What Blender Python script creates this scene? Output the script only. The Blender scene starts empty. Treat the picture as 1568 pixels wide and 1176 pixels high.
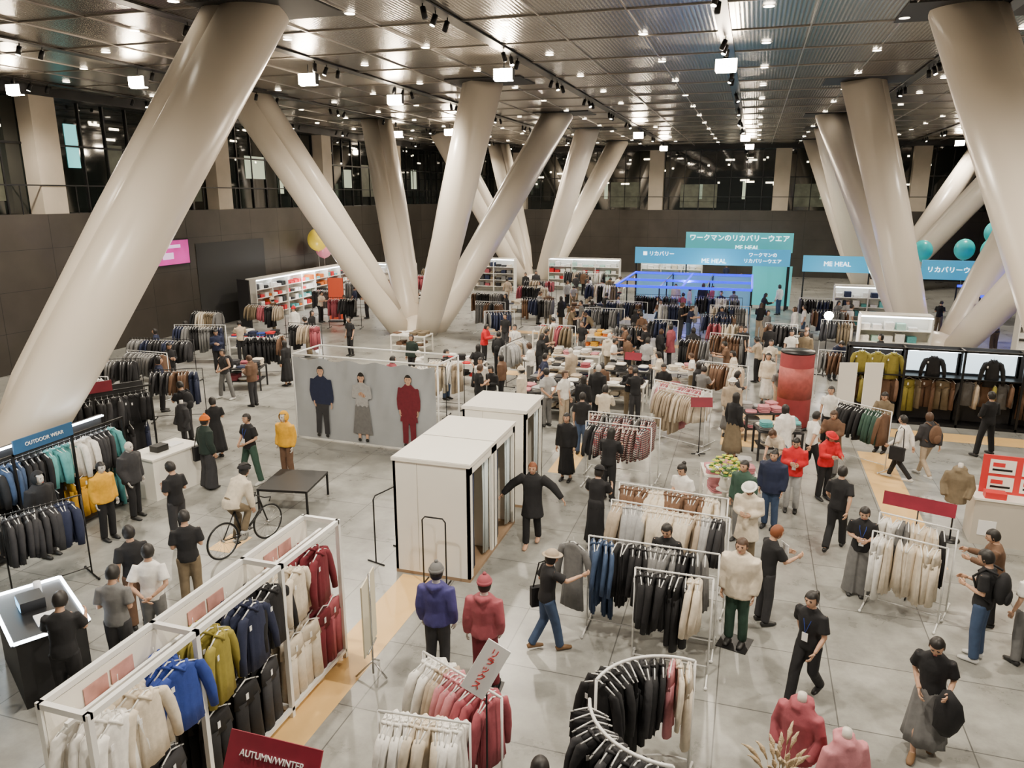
import bpy, math, random
import numpy as np
from mathutils import Vector, Matrix, Euler
random.seed(11)
S=bpy.context.scene
V=Vector
pi=math.pi
# ------------------------------------------------------------------ materials
MC={}
def M(name,c,rough=.6,metal=0,em=0,ec=None,noise=0,bump=0,bs=40):
    if name in MC: return MC[name]
    m=bpy.data.materials.new(name); m.use_nodes=True; nt=m.node_tree; b=nt.nodes['Principled BSDF']
    b.inputs['Base Color'].default_value=(*c,1); b.inputs['Roughness'].default_value=rough; b.inputs['Metallic'].default_value=metal
    if em:
        b.inputs['Emission Color'].default_value=(*(ec or c),1); b.inputs['Emission Strength'].default_value=em
    if noise or bump:
        tc=nt.nodes.new('ShaderNodeTexCoord'); n=nt.nodes.new('ShaderNodeTexNoise'); n.inputs['Scale'].default_value=bs; n.inputs['Detail'].default_value=3
        nt.links.new(tc.outputs['Object'],n.inputs['Vector'])
        if noise:
            mx=nt.nodes.new('ShaderNodeMix'); mx.data_type='RGBA'
            mx.inputs['A'].default_value=(*[x*(1-noise) for x in c],1); mx.inputs['B'].default_value=(*[min(1,x*(1+noise)) for x in c],1)
            nt.links.new(n.outputs['Fac'],mx.inputs['Factor']); nt.links.new(mx.outputs['Result'],b.inputs['Base Color'])
            if em and noise>.4: nt.links.new(mx.outputs['Result'],b.inputs['Emission Color'])
        if bump:
            bp=nt.nodes.new('ShaderNodeBump'); bp.inputs['Strength'].default_value=bump; bp.inputs['Distance'].default_value=.02
            nt.links.new(n.outputs['Fac'],bp.inputs['Height']); nt.links.new(bp.outputs['Normal'],b.inputs['Normal'])
    MC[name]=m; return m
FC=dict(black=(.009,.009,.011),char=(.03,.03,.034),grey=(.15,.15,.15),lgrey=(.36,.36,.36),white=(.8,.78,.74),cream=(.66,.58,.46),
 beige=(.42,.34,.25),brown=(.13,.07,.04),khaki=(.17,.13,.08),olive=(.24,.2,.03),navy=(.012,.018,.05),blue=(.02,.05,.27),denim=(.04,.07,.14),
 maroon=(.14,.012,.022),red=(.55,.01,.018),pink=(.52,.2,.23),rose=(.32,.07,.09),green=(.03,.07,.05),sage=(.2,.25,.2),teal=(.1,.35,.36),
 yellow=(.7,.36,.015),orange=(.6,.14,.015),purple=(.05,.045,.18),mint=(.4,.6,.52),dgreen=(.012,.025,.02),lime=(.5,.65,.08))
def F(k): return M('fabric_'+k,FC[k],.85,noise=.25,bump=.25,bs=14)
def plaid(nm,a,b,c):
    if nm in MC: return MC[nm]
    m=bpy.data.materials.new(nm); m.use_nodes=True; nt=m.node_tree; p=nt.nodes['Principled BSDF']; p.inputs['Roughness'].default_value=.85
    tc=nt.nodes.new('ShaderNodeTexCoord'); L=nt.links.new; last=None
    for d,sc in (('X',6),('Z',6)):
        w=nt.nodes.new('ShaderNodeTexWave'); w.bands_direction=d; w.inputs['Scale'].default_value=sc; L(tc.outputs['Object'],w.inputs['Vector'])
        r=nt.nodes.new('ShaderNodeMath'); r.operation='GREATER_THAN'; r.inputs[1].default_value=.6; L(w.outputs['Fac'],r.inputs[0])
        mx=nt.nodes.new('ShaderNodeMix'); mx.data_type='RGBA'; L(r.outputs[0],mx.inputs['Factor'])
        if last: L(last,mx.inputs['A']); mx.inputs['B'].default_value=(*c,1)
        else: mx.inputs['A'].default_value=(*a,1); mx.inputs['B'].default_value=(*b,1)
        last=mx.outputs['Result']
    L(last,p.inputs['Base Color']); MC[nm]=m; return m
SKIN=M('skin',(.54,.32,.21),.55); MANQ=M('mannequin_white',(.62,.58,.53),.5); 
HAIRB=M('hair_black',(.012,.01,.009),.5); HAIRBR=M('hair_brown',(.06,.03,.015),.5); HAIRO=M('hair_orange',(.2,.06,.02),.6)
EYE=M('eye_dark',(.02,.015,.012),.3); LIP=M('lip',(.38,.13,.11),.5)
WM=M('white_metal',(.8,.8,.78),.35,.1); BM=M('black_metal',(.015,.015,.016),.4,.4); CH=M('chrome',(.6,.6,.6),.25,.9)
WP=M('white_panel',(.84,.81,.74),.5,noise=.04,bs=2); BP=M('black_panel',(.02,.02,.022),.6)
LED=M('led_white',(1,1,1),.5,em=16,ec=(.85,.93,1)); LEDB=M('led_blue',(.0,.01,.8),.5,em=2.2,ec=(.0,.012,1)); CARD=M('card_white',(.8,.8,.8),.6)
SHW=M('shoe_white',(.6,.6,.58),.6); SHB=M('shoe_black',(.015,.015,.015),.5); SHBr=M('shoe_brown',(.2,.11,.05),.6)
REDS=M('sign_dark_red',(.22,.012,.03),.5,noise=.45,bs=3); WHS=M('sign_white',(.85,.85,.85),.5); REDT=M('sign_red',(.6,.03,.03),.5)
# ------------------------------------------------------------------ mesh builder
class MB:
    def __init__(s): s.v=[];s.f=[];s.m=[];s.sm=[]
    def add(s,vs,fs,mi=0,sm=True):
        o=len(s.v); s.v+=[tuple(v) for v in vs]; s.f+=[tuple(i+o for i in f) for f in fs]; s.m+=[mi]*len(fs); s.sm+=[sm]*len(fs)
    def box(s,a,b,mi=0,T=None):
        vs=[V((x,y,z)) for x in (a[0],b[0]) for y in (a[1],b[1]) for z in (a[2],b[2])]
        if T is not None: vs=[T@v for v in vs]
        s.add(vs,[(0,1,3,2),(4,6,7,5),(0,4,5,1),(2,3,7,6),(0,2,6,4),(1,5,7,3)],mi,False)
    def tube(s,pts,rad,n=8,mi=0,side=None,wr=None):
        pts=[V(p) for p in pts]; k=len(pts)
        if not isinstance(rad,(list,tuple)): rad=[rad]*k
        vs=[];fs=[];u=V(side) if side else None
        for i,p in enumerate(pts):
            t=(pts[min(i+1,k-1)]-pts[max(i-1,0)]).normalized()
            if u is None:
                u=t.orthogonal().normalized()
            uu=u-t*u.dot(t)
            if uu.length<1e-4: uu=t.orthogonal()
            uu.normalize(); u=uu if not side else V(side)
            w=t.cross(uu); r=rad[i]; rx,ry=r if isinstance(r,(list,tuple)) else (r,r)
            for j in range(n):
                a=2*pi*j/n; q=1+(wr(i,a) if wr else 0)
                vs.append(p+uu*math.cos(a)*rx*q+w*math.sin(a)*ry*q)
        for i in range(k-1):
            for j in range(n):
                a=i*n+j;b=i*n+(j+1)%n; fs.append((a,b,b+n,a+n))
        fs.append(tuple(range(n-1,-1,-1))); fs.append(tuple((k-1)*n+j for j in range(n)))
        s.add(vs,fs,mi)
    def ell(s,c,r,mi=0,nu=12,nv=8,T=None,fn=None,keep=None):
        vs=[];fs=[]
        for i in range(nv+1):
            ph=-pi/2+pi*i/nv
            for j in range(nu):
                a=2*pi*j/nu; p=V((math.cos(ph)*math.cos(a),math.cos(ph)*math.sin(a),math.sin(ph)))
                p=V((p.x*r[0],p.y*r[1],p.z*r[2]))
                if fn: p=fn(p)
                vs.append(p)
        for i in range(nv):
            for j in range(nu):
                q=(i*nu+j,i*nu+(j+1)%nu,(i+1)*nu+(j+1)%nu,(i+1)*nu+j)
                if keep:
                    cc=(vs[q[0]]+vs[q[1]]+vs[q[2]]+vs[q[3]])/4
                    if not keep(cc): continue
                fs.append(q)
        vs=[v+V(c) for v in vs]
        if T is not None: vs=[T@v for v in vs]
        s.add(vs,fs,mi)
    def mesh(s,name,mats):
        me=bpy.data.meshes.new(name); me.from_pydata(s.v,[],s.f)
        me.polygons.foreach_set('material_index',s.m); me.polygons.foreach_set('use_smooth',s.sm)
        for m in mats: me.materials.append(m)
        me.update(); return me
    def obj(s,name,mats,loc=(0,0,0),rz=0,parent=None):
        return place(name,s.mesh(name,mats),loc,rz,parent)
def place(name,me,loc=(0,0,0),rz=0,parent=None,mats=None,sc=None):
    o=bpy.data.objects.new(name,me); S.collection.objects.link(o); o.location=loc; o.rotation_euler=(0,0,math.radians(rz))
    if sc: o.scale=(sc,sc,sc) if not isinstance(sc,tuple) else sc
    if parent: o.parent=parent
    if mats:
        for i,m in enumerate(mats):
            if m: o.material_slots[i].link='OBJECT'; o.material_slots[i].material=m
    return o
def empty(name,loc=(0,0,0),rz=0):
    o=bpy.data.objects.new(name,None); S.collection.objects.link(o); o.location=loc; o.rotation_euler=(0,0,math.radians(rz)); o.empty_display_size=.1; return o
def remesh(mb,vox=.02,sm=4):
    me=mb.mesh('tmp',[]); o=bpy.data.objects.new('tmp',me); S.collection.objects.link(o)
    r=o.modifiers.new('r','REMESH'); r.mode='VOXEL'; r.voxel_size=vox
    if sm: q=o.modifiers.new('s','SMOOTH'); q.iterations=sm; q.factor=.5
    dg=bpy.context.evaluated_depsgraph_get(); ev=o.evaluated_get(dg); m2=ev.to_mesh()
    vs=[v.co.copy() for v in m2.vertices]; fs=[tuple(p.vertices) for p in m2.polygons]
    ev.to_mesh_clear(); bpy.data.objects.remove(o); bpy.data.meshes.remove(me)
    return vs,fs
def wall_text(txt,size,loc,rot,mat,parent,name='lettering'):
    cu=bpy.data.curves.new(name,'FONT'); cu.body=txt; cu.size=size; cu.extrude=.005; cu.align_x='CENTER'; cu.align_y='CENTER'
    cu.materials.append(mat)
    o=bpy.data.objects.new(name,cu); S.collection.objects.link(o); o.location=loc; o.rotation_euler=rot; o.parent=parent; return o
OCC=[]
def occ_line(a,b,r):
    n=max(1,int(math.hypot(b[0]-a[0],b[1]-a[1])/.4))
    for i in range(n+1): OCC.append((a[0]+(b[0]-a[0])*i/n,a[1]+(b[1]-a[1])*i/n,r))
# ------------------------------------------------------------------ people
POSE={
'stand':{},
'stand2':dict(kn=[(.1,.06,.5),(-.09,0,.49)],an=[(.13,.06,.08),(-.1,-.03,.08)],wr=[(.2,.09,.87),(-.25,.02,.85)]),
'phone':dict(el=[(.21,-.03,1.11),(-.21,-.03,1.11)],wr=[(.07,.25,1.17),(-.09,.22,1.13)],hp=.35),
'walk':dict(kn=[(.09,.15,.5),(-.09,.0,.5)],an=[(.08,.27,.09),(-.08,-.3,.15)],el=[(.22,-.12,1.12),(-.22,.05,1.1)],wr=[(.2,-.17,.88),(-.19,.25,.95)],lean=.06),
'back':dict(el=[(.25,-.12,1.12),(-.25,-.12,1.12)],wr=[(.06,-.19,.97),(-.06,-.19,.95)]),
'out':dict(el=[(.40,.0,1.22),(-.40,.0,1.22)],wr=[(.58,.06,1.02),(-.58,.06,1.02)],kn=[(.1,.12,.5),(-.09,.0,.49)],an=[(.09,.2,.08),(-.09,-.15,.1)]),
'reach':dict(el=[(.25,.2,1.28),(-.22,-.05,1.12)],wr=[(.2,.47,1.34),(-.16,.17,1.1)],kn=[(.09,.12,.5),(-.09,.0,.49)],an=[(.08,.2,.08),(-.08,-.22,.1)],lean=.08),
'browse':dict(el=[(.22,.14,1.16),(-.22,.12,1.16)],wr=[(.16,.38,1.24),(-.12,.36,1.2)],lean=.12,hp=.25),
'bend':dict(el=[(.2,.2,1.17),(-.2,.2,1.17)],wr=[(.14,.42,1.13),(-.14,.4,1.1)],lean=.65,hp=.2),
'wide':dict(kn=[(.19,.04,.5),(-.19,.0,.5)],an=[(.27,.03,.08),(-.27,-.03,.08)],wr=[(.12,.2,1.0),(-.1,.2,1.02)],el=[(.25,0,1.12),(-.25,0,1.12)]),
'carry':dict(kn=[(.09,.1,.5),(-.09,.0,.5)],an=[(.08,.16,.08),(-.08,-.18,.1)],el=[(.22,-.1,1.12),(-.22,-.02,1.12)],wr=[(.12,.12,.95),(-.2,.22,1.08)],lean=.06,hp=.4),
'bike':dict(kn=[(.11,.3,.72),(-.11,.22,.56)],an=[(.1,.16,.34),(-.1,.12,.13)],el=[(.2,.2,1.14),(-.2,.2,1.14)],wr=[(.2,.36,1.0),(-.2,.36,1.0)],lean=.62,hp=-.4),
}
def head(mb,T,hair):
    def fn(p):
        z=p.z/.118
        if z<0: p.x*=1-.38*abs(z)**1.6; p.y*=1-.22*abs(z)**1.5; p.y+=.018*abs(z)**2
        if p.y>0:
            g=math.exp(-(p.x/.013)**2-((p.z+.012)/.026)**2); p.y+=.024*g
            for sx in(-1,1): p.y-=.008*math.exp(-((p.x-sx*.03)/.016)**2-((p.z-.014)/.014)**2)
            p.y+=.006*math.exp(-(p.x/.02)**2-((p.z+.058)/.012)**2)
        return p
    mb.ell((0,0,0),(.077,.096,.118),0,20,16,T,fn)
    for sx in(-1,1):
        mb.ell((sx*.03,.083,.012),(.013,.008,.006),5,8,6,T)
        mb.box((sx*.03-.016,.086,.03),(sx*.03+.016,.094,.036),1,T)
        mb.ell((sx*.079,-.005,-.005),(.01,.02,.032),0,8,6,T)
    mb.ell((0,.09,-.058),(.024,.008,.008),6,8,6,T)
    if hair=='none': return
    hl={'short':1.0,'bob':1.45,'long':2.7,'pony':1.0,'bun':1.,'beanie':1.0,'cap':1.3,'helmet':1.,'hood':1}[hair]
    def hf(p):
        if p.z<0:
            p.z*=hl
            if hl>2: p.x*=1.05; p.y*=.8
        p.x*=1+.03*math.sin(p.z*140+p.y*60)
        return p
    def hk(c):
        if c.y>.03 and c.z<.055: return False
        if c.y>-.01 and c.z<-.0 and abs(c.x)<.075 and hl<1.2: return False
        if c.y>.0 and c.z<-.03 and abs(c.x)<.05: return False
        return c.z>-.085*hl
    if hair!='hood': mb.ell((0,-.008,.01),(.09,.107,.122),1,18,14,T,hf,hk)
    if hair=='pony': mb.tube([T@V(p) for p in [(0,-.1,.05),(0,-.16,.03),(0,-.17,-.08),(0,-.15,-.17)]],[.02,.035,.03,.008],8,1)
    if hair=='bun': mb.ell((0,-.1,.09),(.045,.045,.045),1,10,8,T)
    if hair=='beanie':
        mb.ell((0,-.01,.035),(.1,.117,.125),4,18,12,T,None,lambda c:c.z>.0)
        mb.tube([T@V(p) for p in [(0,-.008,.03),(0,-.008,.05),(0,-.008,.075)]],[(.1,.116),(.106,.122),(.1,.116)],18,4,side=T.to_3x3()@V((1,0,0)))
        mb.ell((0,-.01,.165),(.028,.028,.028),4,10,8,T)
    if hair=='cap':
        mb.ell((0,-.01,.04),(.1,.117,.1),4,18,12,T,None,lambda c:c.z>.0)
        mb.tube([T@V(p) for p in [(0,0,.045),(0,0,.052)]],[(.14,.17),(.13,.16)],18,4,side=T.to_3x3()@V((1,0,0)))
    if hair=='helmet':
        mb.ell((0,-.015,.05),(.108,.14,.1),4,18,12,T,None,lambda c:c.z>-.01)
        for x in(-.05,0,.05): mb.tube([T@V(p) for p in [(x,.1,.1),(x,.02,.155),(x,-.1,.12)]],.013,6,1)
    if hair=='hood':
        mb.ell((0,-.02,.01),(.115,.13,.15),2,18,14,T,None,lambda c:not(c.y>.05 and abs(c.x)<.085 and c.z<.09))
def hand(mb,w,d,inward,mi=0):
    d=d.normalized(); s=(inward-d*inward.dot(d)); s=s.normalized() if s.length>1e-3 else d.orthogonal().normalized()
    n=d.cross(s)
    mb.tube([w,w+d*.03,w+d*.085],[(.022,.018),(.036,.015),(.038,.012)],8,mi,side=n)
    for k,(off,L) in enumerate([(-.028,.062),(-.01,.075),(.01,.07),(.028,.055)]):
        b=w+d*.08+n*off
        mb.tube([b,b+d*L*.45+s*.006,b+d*L*.75+s*.02,b+d*L*.92+s*.038],[.0095,.009,.008,.006],6,mi)
    b=w+d*.025+n*-.03
    mb.tube([b,b+d*.03-n*.022+s*.012,b+d*.055-n*.024+s*.025],[.012,.01,.008],6,mi)
TP={}
def person_mesh(pose,top,bot,hair):
    key=(pose,top,bot,hair)
    if key in TP: return TP[key]
    P=POSE[pose]; lean=P.get('lean',0)
    L=Matrix.Translation((0,0,.93))@Matrix.Rotation(-lean,4,'X')@Matrix.Translation((0,0,-.93))
    sh=[(.165,0,1.385),(-.165,0,1.385)]
    el=P.get('el',[(.215,-.03,1.11),(-.215,-.03,1.11)]); wr=P.get('wr',[(.225,.05,.87),(-.225,.05,.87)])
    kn=P.get('kn',[(.095,.015,.49),(-.095,.015,.49)]); an=P.get('an',[(.1,-.02,.08),(-.1,-.02,.08)])
    mb=MB(); sx=(1,0,0)
    body=MB()
    body.tube([L@V(p) for p in [(0,0,.86),(0,0,.95),(0,0,1.08),(0,0,1.26),(0,0,1.36),(0,-.005,1.41),(0,0,1.45),(0,.01,1.53)]],[(.13,.1),(.15,.11),(.125,.09),(.15,.11),(.16,.09),(.11,.07),(.055,.055),(.05,.052)],14,0,side=sx)
    for i in(0,1):
        s=1-2*i
        a,b,c=[L@V(p) for p in (sh[i],el[i],wr[i])]
        body.tube([a,(a+b)/2,b,(b*2+c)/3,c],[.052,.047,.038,.038,.026],8)
        h=V((s*.085,0,.9)); k=V(kn[i]); n=V(an[i])
        body.tube([h,(h+k)/2,k,k*.65+n*.35,n,n+V((0,0,-.04))],[.085,.072,.052,.055,.036,.038],8)
        body.tube([n+V((0,-.03,-.03)),n+V((0,.06,-.04)),n+V((0,.15,-.055))],[.034,.036,.022],8)
    vs,fs=remesh(body,.018,3); mb.add(vs,fs,0)
    for i in(0,1):
        s=1-2*i; b,c=L@V(el[i]),L@V(wr[i]); hand(mb,c,(c-b),V((-s,.3,0)))
    for i in(0,1):
        n=V(an[i]); z0=n.z-.08
        sh_=MB(); sh_.tube([n+V((0,-.065,-.04)),n+V((0,-.02,-.03)),n+V((0,.06,-.035)),n+V((0,.14,-.048)),n+V((0,.195,-.055))],[(.034,.035),(.042,.045),(.045,.042),(.046,.03),(.03,.02)],10,0,side=sx)
        sh_.v=[(x,y,max(z,z0+.002)) for x,y,z in sh_.v]; mb.add(sh_.v,sh_.f,7)
    if bot in('pants','slim','widep'):
        q={'pants':(.1,.078,.07),'slim':(.095,.068,.055),'widep':(.11,.12,.15)}[bot]
        bb=MB()
        bb.tube([V((0,0,.84)),V((0,0,.92)),V((0,0,1.0)),L@V((0,0,1.05))],[(.13,.11),(.165,.125),(.15,.115),(.138,.105)],14,0,side=sx)
        for i in(0,1):
            s=1-2*i; h=V((s*.085,0,.9)); k=V(kn[i]); n=V(an[i])
            bb.tube([h,(h+k)/2,k,(k+n)/2,n+V((0,0,.0 if bot!='widep' else -.03))],[.1,(q[0]+q[1])/2,q[1],(q[1]+q[2])/2,q[2]],10,wr=lambda i,a:.05*math.sin(3*a+i*2))
        vs,fs=remesh(bb,.02,2); mb.add(vs,fs,3)
    elif bot in('skirt','dress'):
        cy=(an[0][1]+an[1][1])/2; k_=1 if bot=='skirt' else .8
        zs=[1.06,.98,.85,.6,.35,.2]; mb.tube([V((0,cy*(1.06-z)*1.0,z)) for z in zs],[(.135,.105),(.16,.125),(.185*k_**.5,.145*k_**.5),(.21*k_,.18*k_),(.235*k_,.21*k_),(.25*k_,.23*k_)],36,3,side=sx,wr=lambda i,a:.018*i*math.sin(9*a+i*.3))
    tb=MB()
    fat={'tee':0,'long':.008,'jacket':.025,'hoodie':.028,'coat':.03,'puff':.05,'vest':.01}[top]
    hem={'coat':.6,'puff':.8,'jacket':.84}.get(top,.86)
    zs=[hem,(hem+1.05)/2,1.06,1.26,1.36,1.41,1.455]
    rr=[(.17,.135),(.165,.13),(.148,.115),(.168,.128),(.175,.105),(.125,.085),(.07,.068)]
    if top=='coat': rr[0]=(.2,.18)
    tb.tube([(V((0,0,z)) if z<.93 else L@V((0,0,z))) for z in zs],[(a+fat,b+fat) for a,b in rr],16,0,side=sx,wr=lambda i,a:.02*math.sin(3*a+i*2.2))
    for i in(0,1):
        a,b,c=[L@V(p) for p in (sh[i],el[i],wr[i])]
        if top=='tee': tb.tube([a,a*.5+b*.5,a*.2+b*.8],[.062,.072,.08],10)
        elif top!='vest': tb.tube([a,(a+b)/2,b,(b+c)/2,c],[.064+fat,.062+fat,.058+fat*.9,.052+fat*.8,.042+fat*.5],10,wr=lambda i,a:.05*math.sin(2*a+i*2.5))
    if top in('hoodie',) and hair!='hood': tb.tube([L@V(p) for p in [(-.1,-.04,1.43),(-.06,-.11,1.44),(0,-.13,1.42),(.06,-.11,1.44),(.1,-.04,1.43)]],[.03,.045,.055,.045,.03],8)
    if top in('jacket','coat','puff'): tb.tube([L@V(p) for p in [(-.03,.07,1.44),(-.075,0,1.47),(0,-.075,1.48),(.075,0,1.47),(.03,.07,1.44)]],[.02,.025,.028,.025,.02],8)
    vs,fs=remesh(tb,.02,2); mb.add(vs,fs,2)
    hp=P.get('hp',.05)
    T=L@Matrix.Translation((0,.015,1.5))@Matrix.Rotation(-hp,4,'X')@Matrix.Translation((0,.01,.075))
    head(mb,T,hair)
    me=mb.mesh('person_%s_%s_%s_%s'%key,[SKIN,HAIRB,F('black'),F('black'),F('grey'),EYE,LIP,SHB]); TP[key]=me; return me
def person(x,y,rz,pose='stand',top='tee',bot='pants',hair='short',tc='black',bc='black',hc=None,shoe=None,h=1.66,name=None,skin=None,acc=None,z=0):
    me=person_mesh(pose,top,bot,hair); OCC.append((x,y,.5))
    fem=hair in('long','bob','pony','bun') or bot in('skirt','dress')
    nm=name or ('woman' if fem else 'man')
    o=place(nm,me,(x,y,z),rz,None,[skin or SKIN,HAIRB if hc is None or hair in('beanie','cap','helmet') else hc,F(tc),F(bc),hc if hair in('beanie','cap','helmet') and hc else None,None,None,shoe],sc=h/1.7)
    if acc=='tote':
        b=MB(); b.box((-.34,-.16,.62),(-.24,.18,.95)); b.tube([(-.29,-.12,.95),(-.2,-.06,1.4),(-.16,.02,1.44),(-.24,.1,1.3),(-.29,.12,.95)],.012,6); b.obj('tote_bag',[F('black')],parent=o)
    if acc in('backpack','backpackb'):
        b=MB(); b.ell((0,-.2,1.2),(.16,.1,.24),0,14,10); b.ell((0,-.28,1.1),(.11,.05,.12),0,12,8)
        for s in(-1,1): b.tube([(s*.1,-.15,1.42),(s*.11,0,1.46),(s*.12,.14,1.3),(s*.15,.05,1.08),(s*.14,-.14,1.0)],.018,6)
        b.obj('backpack',[F('brown' if acc=='backpackb' else 'black')],parent=o)
    if acc=='lanyard':
        b=MB(); b.tube([(-.06,.03,1.45),(-.05,.13,1.3),(0,.16,1.12),(.05,.13,1.3),(.06,.03,1.45)],.006,5,0); b.box((-.04,.155,1.0),(.04,.165,1.12),1); b.obj('lanyard',[F('blue'),CARD],parent=o)
    if acc=='paper':
        b=MB(); b.box((-.11,.28,1.1),(.1,.29,1.36)); b.obj('paper',[CARD],parent=o)
    if acc=='coat_on_arm':
        b=MB(); b.tube([(-.19,.24,1.12),(-.22,.26,.98),(-.24,.24,.8),(-.22,.2,.6),(-.24,.2,.5)],[(.05,.04),(.13,.07),(.15,.09),(.13,.08),(.06,.04)],16,0,side=(1,0,0),wr=lambda i,a:.14*math.sin(4*a+i)); b.obj('folded_coat',[F('black')],parent=o)
    if acc=='base':
        b=MB(); b.box((-.22,-.22,0),(.22,.22,.012)); b.obj('base_plate',[BM],parent=o)
    return o
# ------------------------------------------------------------------ garments
GT={}
def garment(kind):
    if kind in GT: return GT[kind]
    mb=MB()
    mb.tube([(0,0,.02),(0,.0,-.02),(0,0,-.06)],.004,5,1)
    mb.tube([(-.2,0,-.15),(-.1,0,-.1),(0,0,-.06),(.1,0,-.1),(.2,0,-.15)],.009,5,1)
    wrf=lambda i,a:.05*math.sin(3*a+i*1.7)+.035*math.sin(7*a+i)+.014*i*math.sin(11*a+.5*i)
    if kind in('jacket','shirt','dress','puffer'):
        t={'jacket':1.15,'shirt':.75,'dress':.85,'puffer':1.7}[kind]; Ln={'jacket':.82,'shirt':.76,'dress':1.15,'puffer':.76}[kind]
        zs=[-.08,-.1,-.135,-.17,-.215,-.32,-.32-(Ln-.32)*.5,-Ln]; rr=[(.055,.035),(.085,.045),(.135,.042),(.18,.04),(.185,.045),(.17,.05),(.175,.058),(.2,.058)]
        mb.tube([(0,0,z) for z in zs],[(a,b*t) for a,b in rr],30,0,side=(1,0,0),wr=wrf)
        for s in(-1,1): mb.tube([(s*.14,0,-.165),(s*.195,.0,-.2),(s*.25,.01,-.36),(s*.29,.03,-.56),(s*.3,.045,-.76)],[(.045,.035*t),(.064,.042*t),(.066,.045*t),(.056,.042*t),(.042,.035*t)],12,0,side=(1,0,0),wr=wrf)
        mb.tube([(-.075,-.01,-.075),(-.05,.03*t,-.085),(0,.05*t,-.14),(.05,.03*t,-.085),(.075,-.01,-.075)],.018,6,0)
        mb.box((.13,.055*t,-.24),(.165,.055*t+.003,-.3),2)
    if kind=='pants':
        mb.tube([(0,0,-.12),(0,0,-.16),(0,0,-.35)],[(.17,.03),(.18,.04),(.2,.06)],22,0,side=(1,0,0),wr=wrf)
        for s in(-1,1): mb.tube([(s*.09,0,-.3),(s*.1,0,-.6),(s*.11,.0,-1.02)],[(.1,.055),(.09,.05),(.1,.055)],14,0,side=(1,0,0),wr=wrf)
        mb.box((.02,.05,-.2),(.06,.054,-.28),2)
    if kind=='skirt':
        mb.tube([(0,0,-.12),(0,0,-.2),(0,0,-.5),(0,0,-.9)],[(.15,.03),(.17,.05),(.2,.07),(.24,.09)],30,0,side=(1,0,0),wr=lambda i,a:.05*i*math.sin(9*a))
    me=mb.mesh('garment_'+kind,[F('black'),WM,CARD]); GT[kind]=me; return me
PL={'plaid_a':((.14,.015,.02),(.04,.03,.04),(.5,.4,.35)),'plaid_b':((.4,.38,.35),(.1,.1,.11),(.2,.05,.05)),'plaid_c':((.3,.06,.06),(.5,.45,.4),(.05,.05,.07))}
def fab(c): return plaid(c,*PL[c]) if c in PL else F(c)
def hang(parent,kind,col,loc,rz):
    s=random.uniform(.93,1.05)
    return place('hanging_'+kind,garment(kind),loc,rz,parent,[fab(col)],sc=(s,1,random.uniform(.88,1.08)))
def rack(a,b,z,cols,kinds=('jacket',),step=.085,name='clothing_rack',metal=WM,fill=1):
    ax,ay=a;bx,by=b; L=math.hypot(bx-ax,by-ay); ang=math.degrees(math.atan2(by-ay,bx-ax)); occ_line(a,b,.55)
    e=empty(name,((ax+bx)/2,(ay+by)/2,0),ang)
    mb=MB(); h=L/2
    mb.tube([(-h,0,z),(h,0,z)],.014,6); mb.tube([(-h,0,.15),(h,0,.15)],.01,6)
    for s in(-h,h):
        mb.tube([(s,0,0.02),(s,0,z)],.014,6); mb.tube([(s,-.32,.02),(s,.32,.02)],.014,6)
        for q in (-.32,.32): mb.ell((s,q,.025),(.025,.025,.025),0,8,6)
    mb.obj('rack_frame',[metal],parent=e)
    n=int((L-.12)/step); run=0
    for i in range(n):
        if run<=0: kind=random.choice(kinds); c=random.choice(cols); run=random.randint(2,5)
        run-=1
        if random.random()>fill: continue
        hang(e,kind,c,(-h+.08+i*step+random.uniform(-.015,.015),0,z),90+random.uniform(-18,18))
    return e
def folded(mb,cx,cy,w,d,z,rows,cols,nm):
    for i in range(cols):
        for j in range(rows):
            x=cx-w/2+(i+.5)*w/cols; y=cy-d/2+(j+.5)*d/rows; k=random.randint(1,5); m=random.randrange(1,nm)
            for q in range(k):
                if random.random()<.3: m=random.randrange(1,nm)
                a=random.uniform(-.3,.3); hw=w/cols*.44; hd=d/rows*.44
                T=Matrix.Translation((x,y,z+q*.045))@Matrix.Rotation(a,4,'Z')
                vs=[];n=12
                for zz,sc in((0,.93),(.012,1),(.032,1),(.044,.9)):
                    for t in range(n):
                        an_=2*pi*t/n; c_,s_=math.cos(an_),math.sin(an_)
                        vs.append(T@V((hw*sc*abs(c_)**.5*(1 if c_>0 else -1),hd*sc*abs(s_)**.5*(1 if s_>0 else -1),zz)))
                fs=[(r*n+t,r*n+(t+1)%n,(r+1)*n+(t+1)%n,(r+1)*n+t) for r in range(3) for t in range(n)]+[tuple(3*n+t for t in range(n))]
                mb.add(vs,fs,m)
def table(x,y,w,d,cols,rz=0,h=.78,name='display_table',top=WP):
    c_,s_=math.cos(math.radians(rz))*w*.35,math.sin(math.radians(rz))*w*.35; occ_line((x-c_,y-s_),(x+c_,y+s_),d/2+.3)
    mats=[top]+[F(c) for c in cols]; mb=MB()
    mb.box((-w/2,-d/2,h-.04),(w/2,d/2,h)); mb.box((-w/2+.06,-d/2+.06,.3),(w/2-.06,d/2-.06,.33))
    for sx in(-1,1):
        for sy in(-1,1): mb.box((sx*(w/2-.03)-.025,sy*(d/2-.03)-.025,0),(sx*(w/2-.03)+.025,sy*(d/2-.03)+.025,h-.04))
    folded(mb,0,0,w*.95,d*.92,h,max(1,int(d/.38)),max(1,int(w/.34)),len(mats)); folded(mb,0,0,w*.8,d*.8,.33,max(1,int(d/.45)),max(1,int(w/.4)),len(mats))
    return mb.obj(name,mats,(x,y,0),rz)
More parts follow.
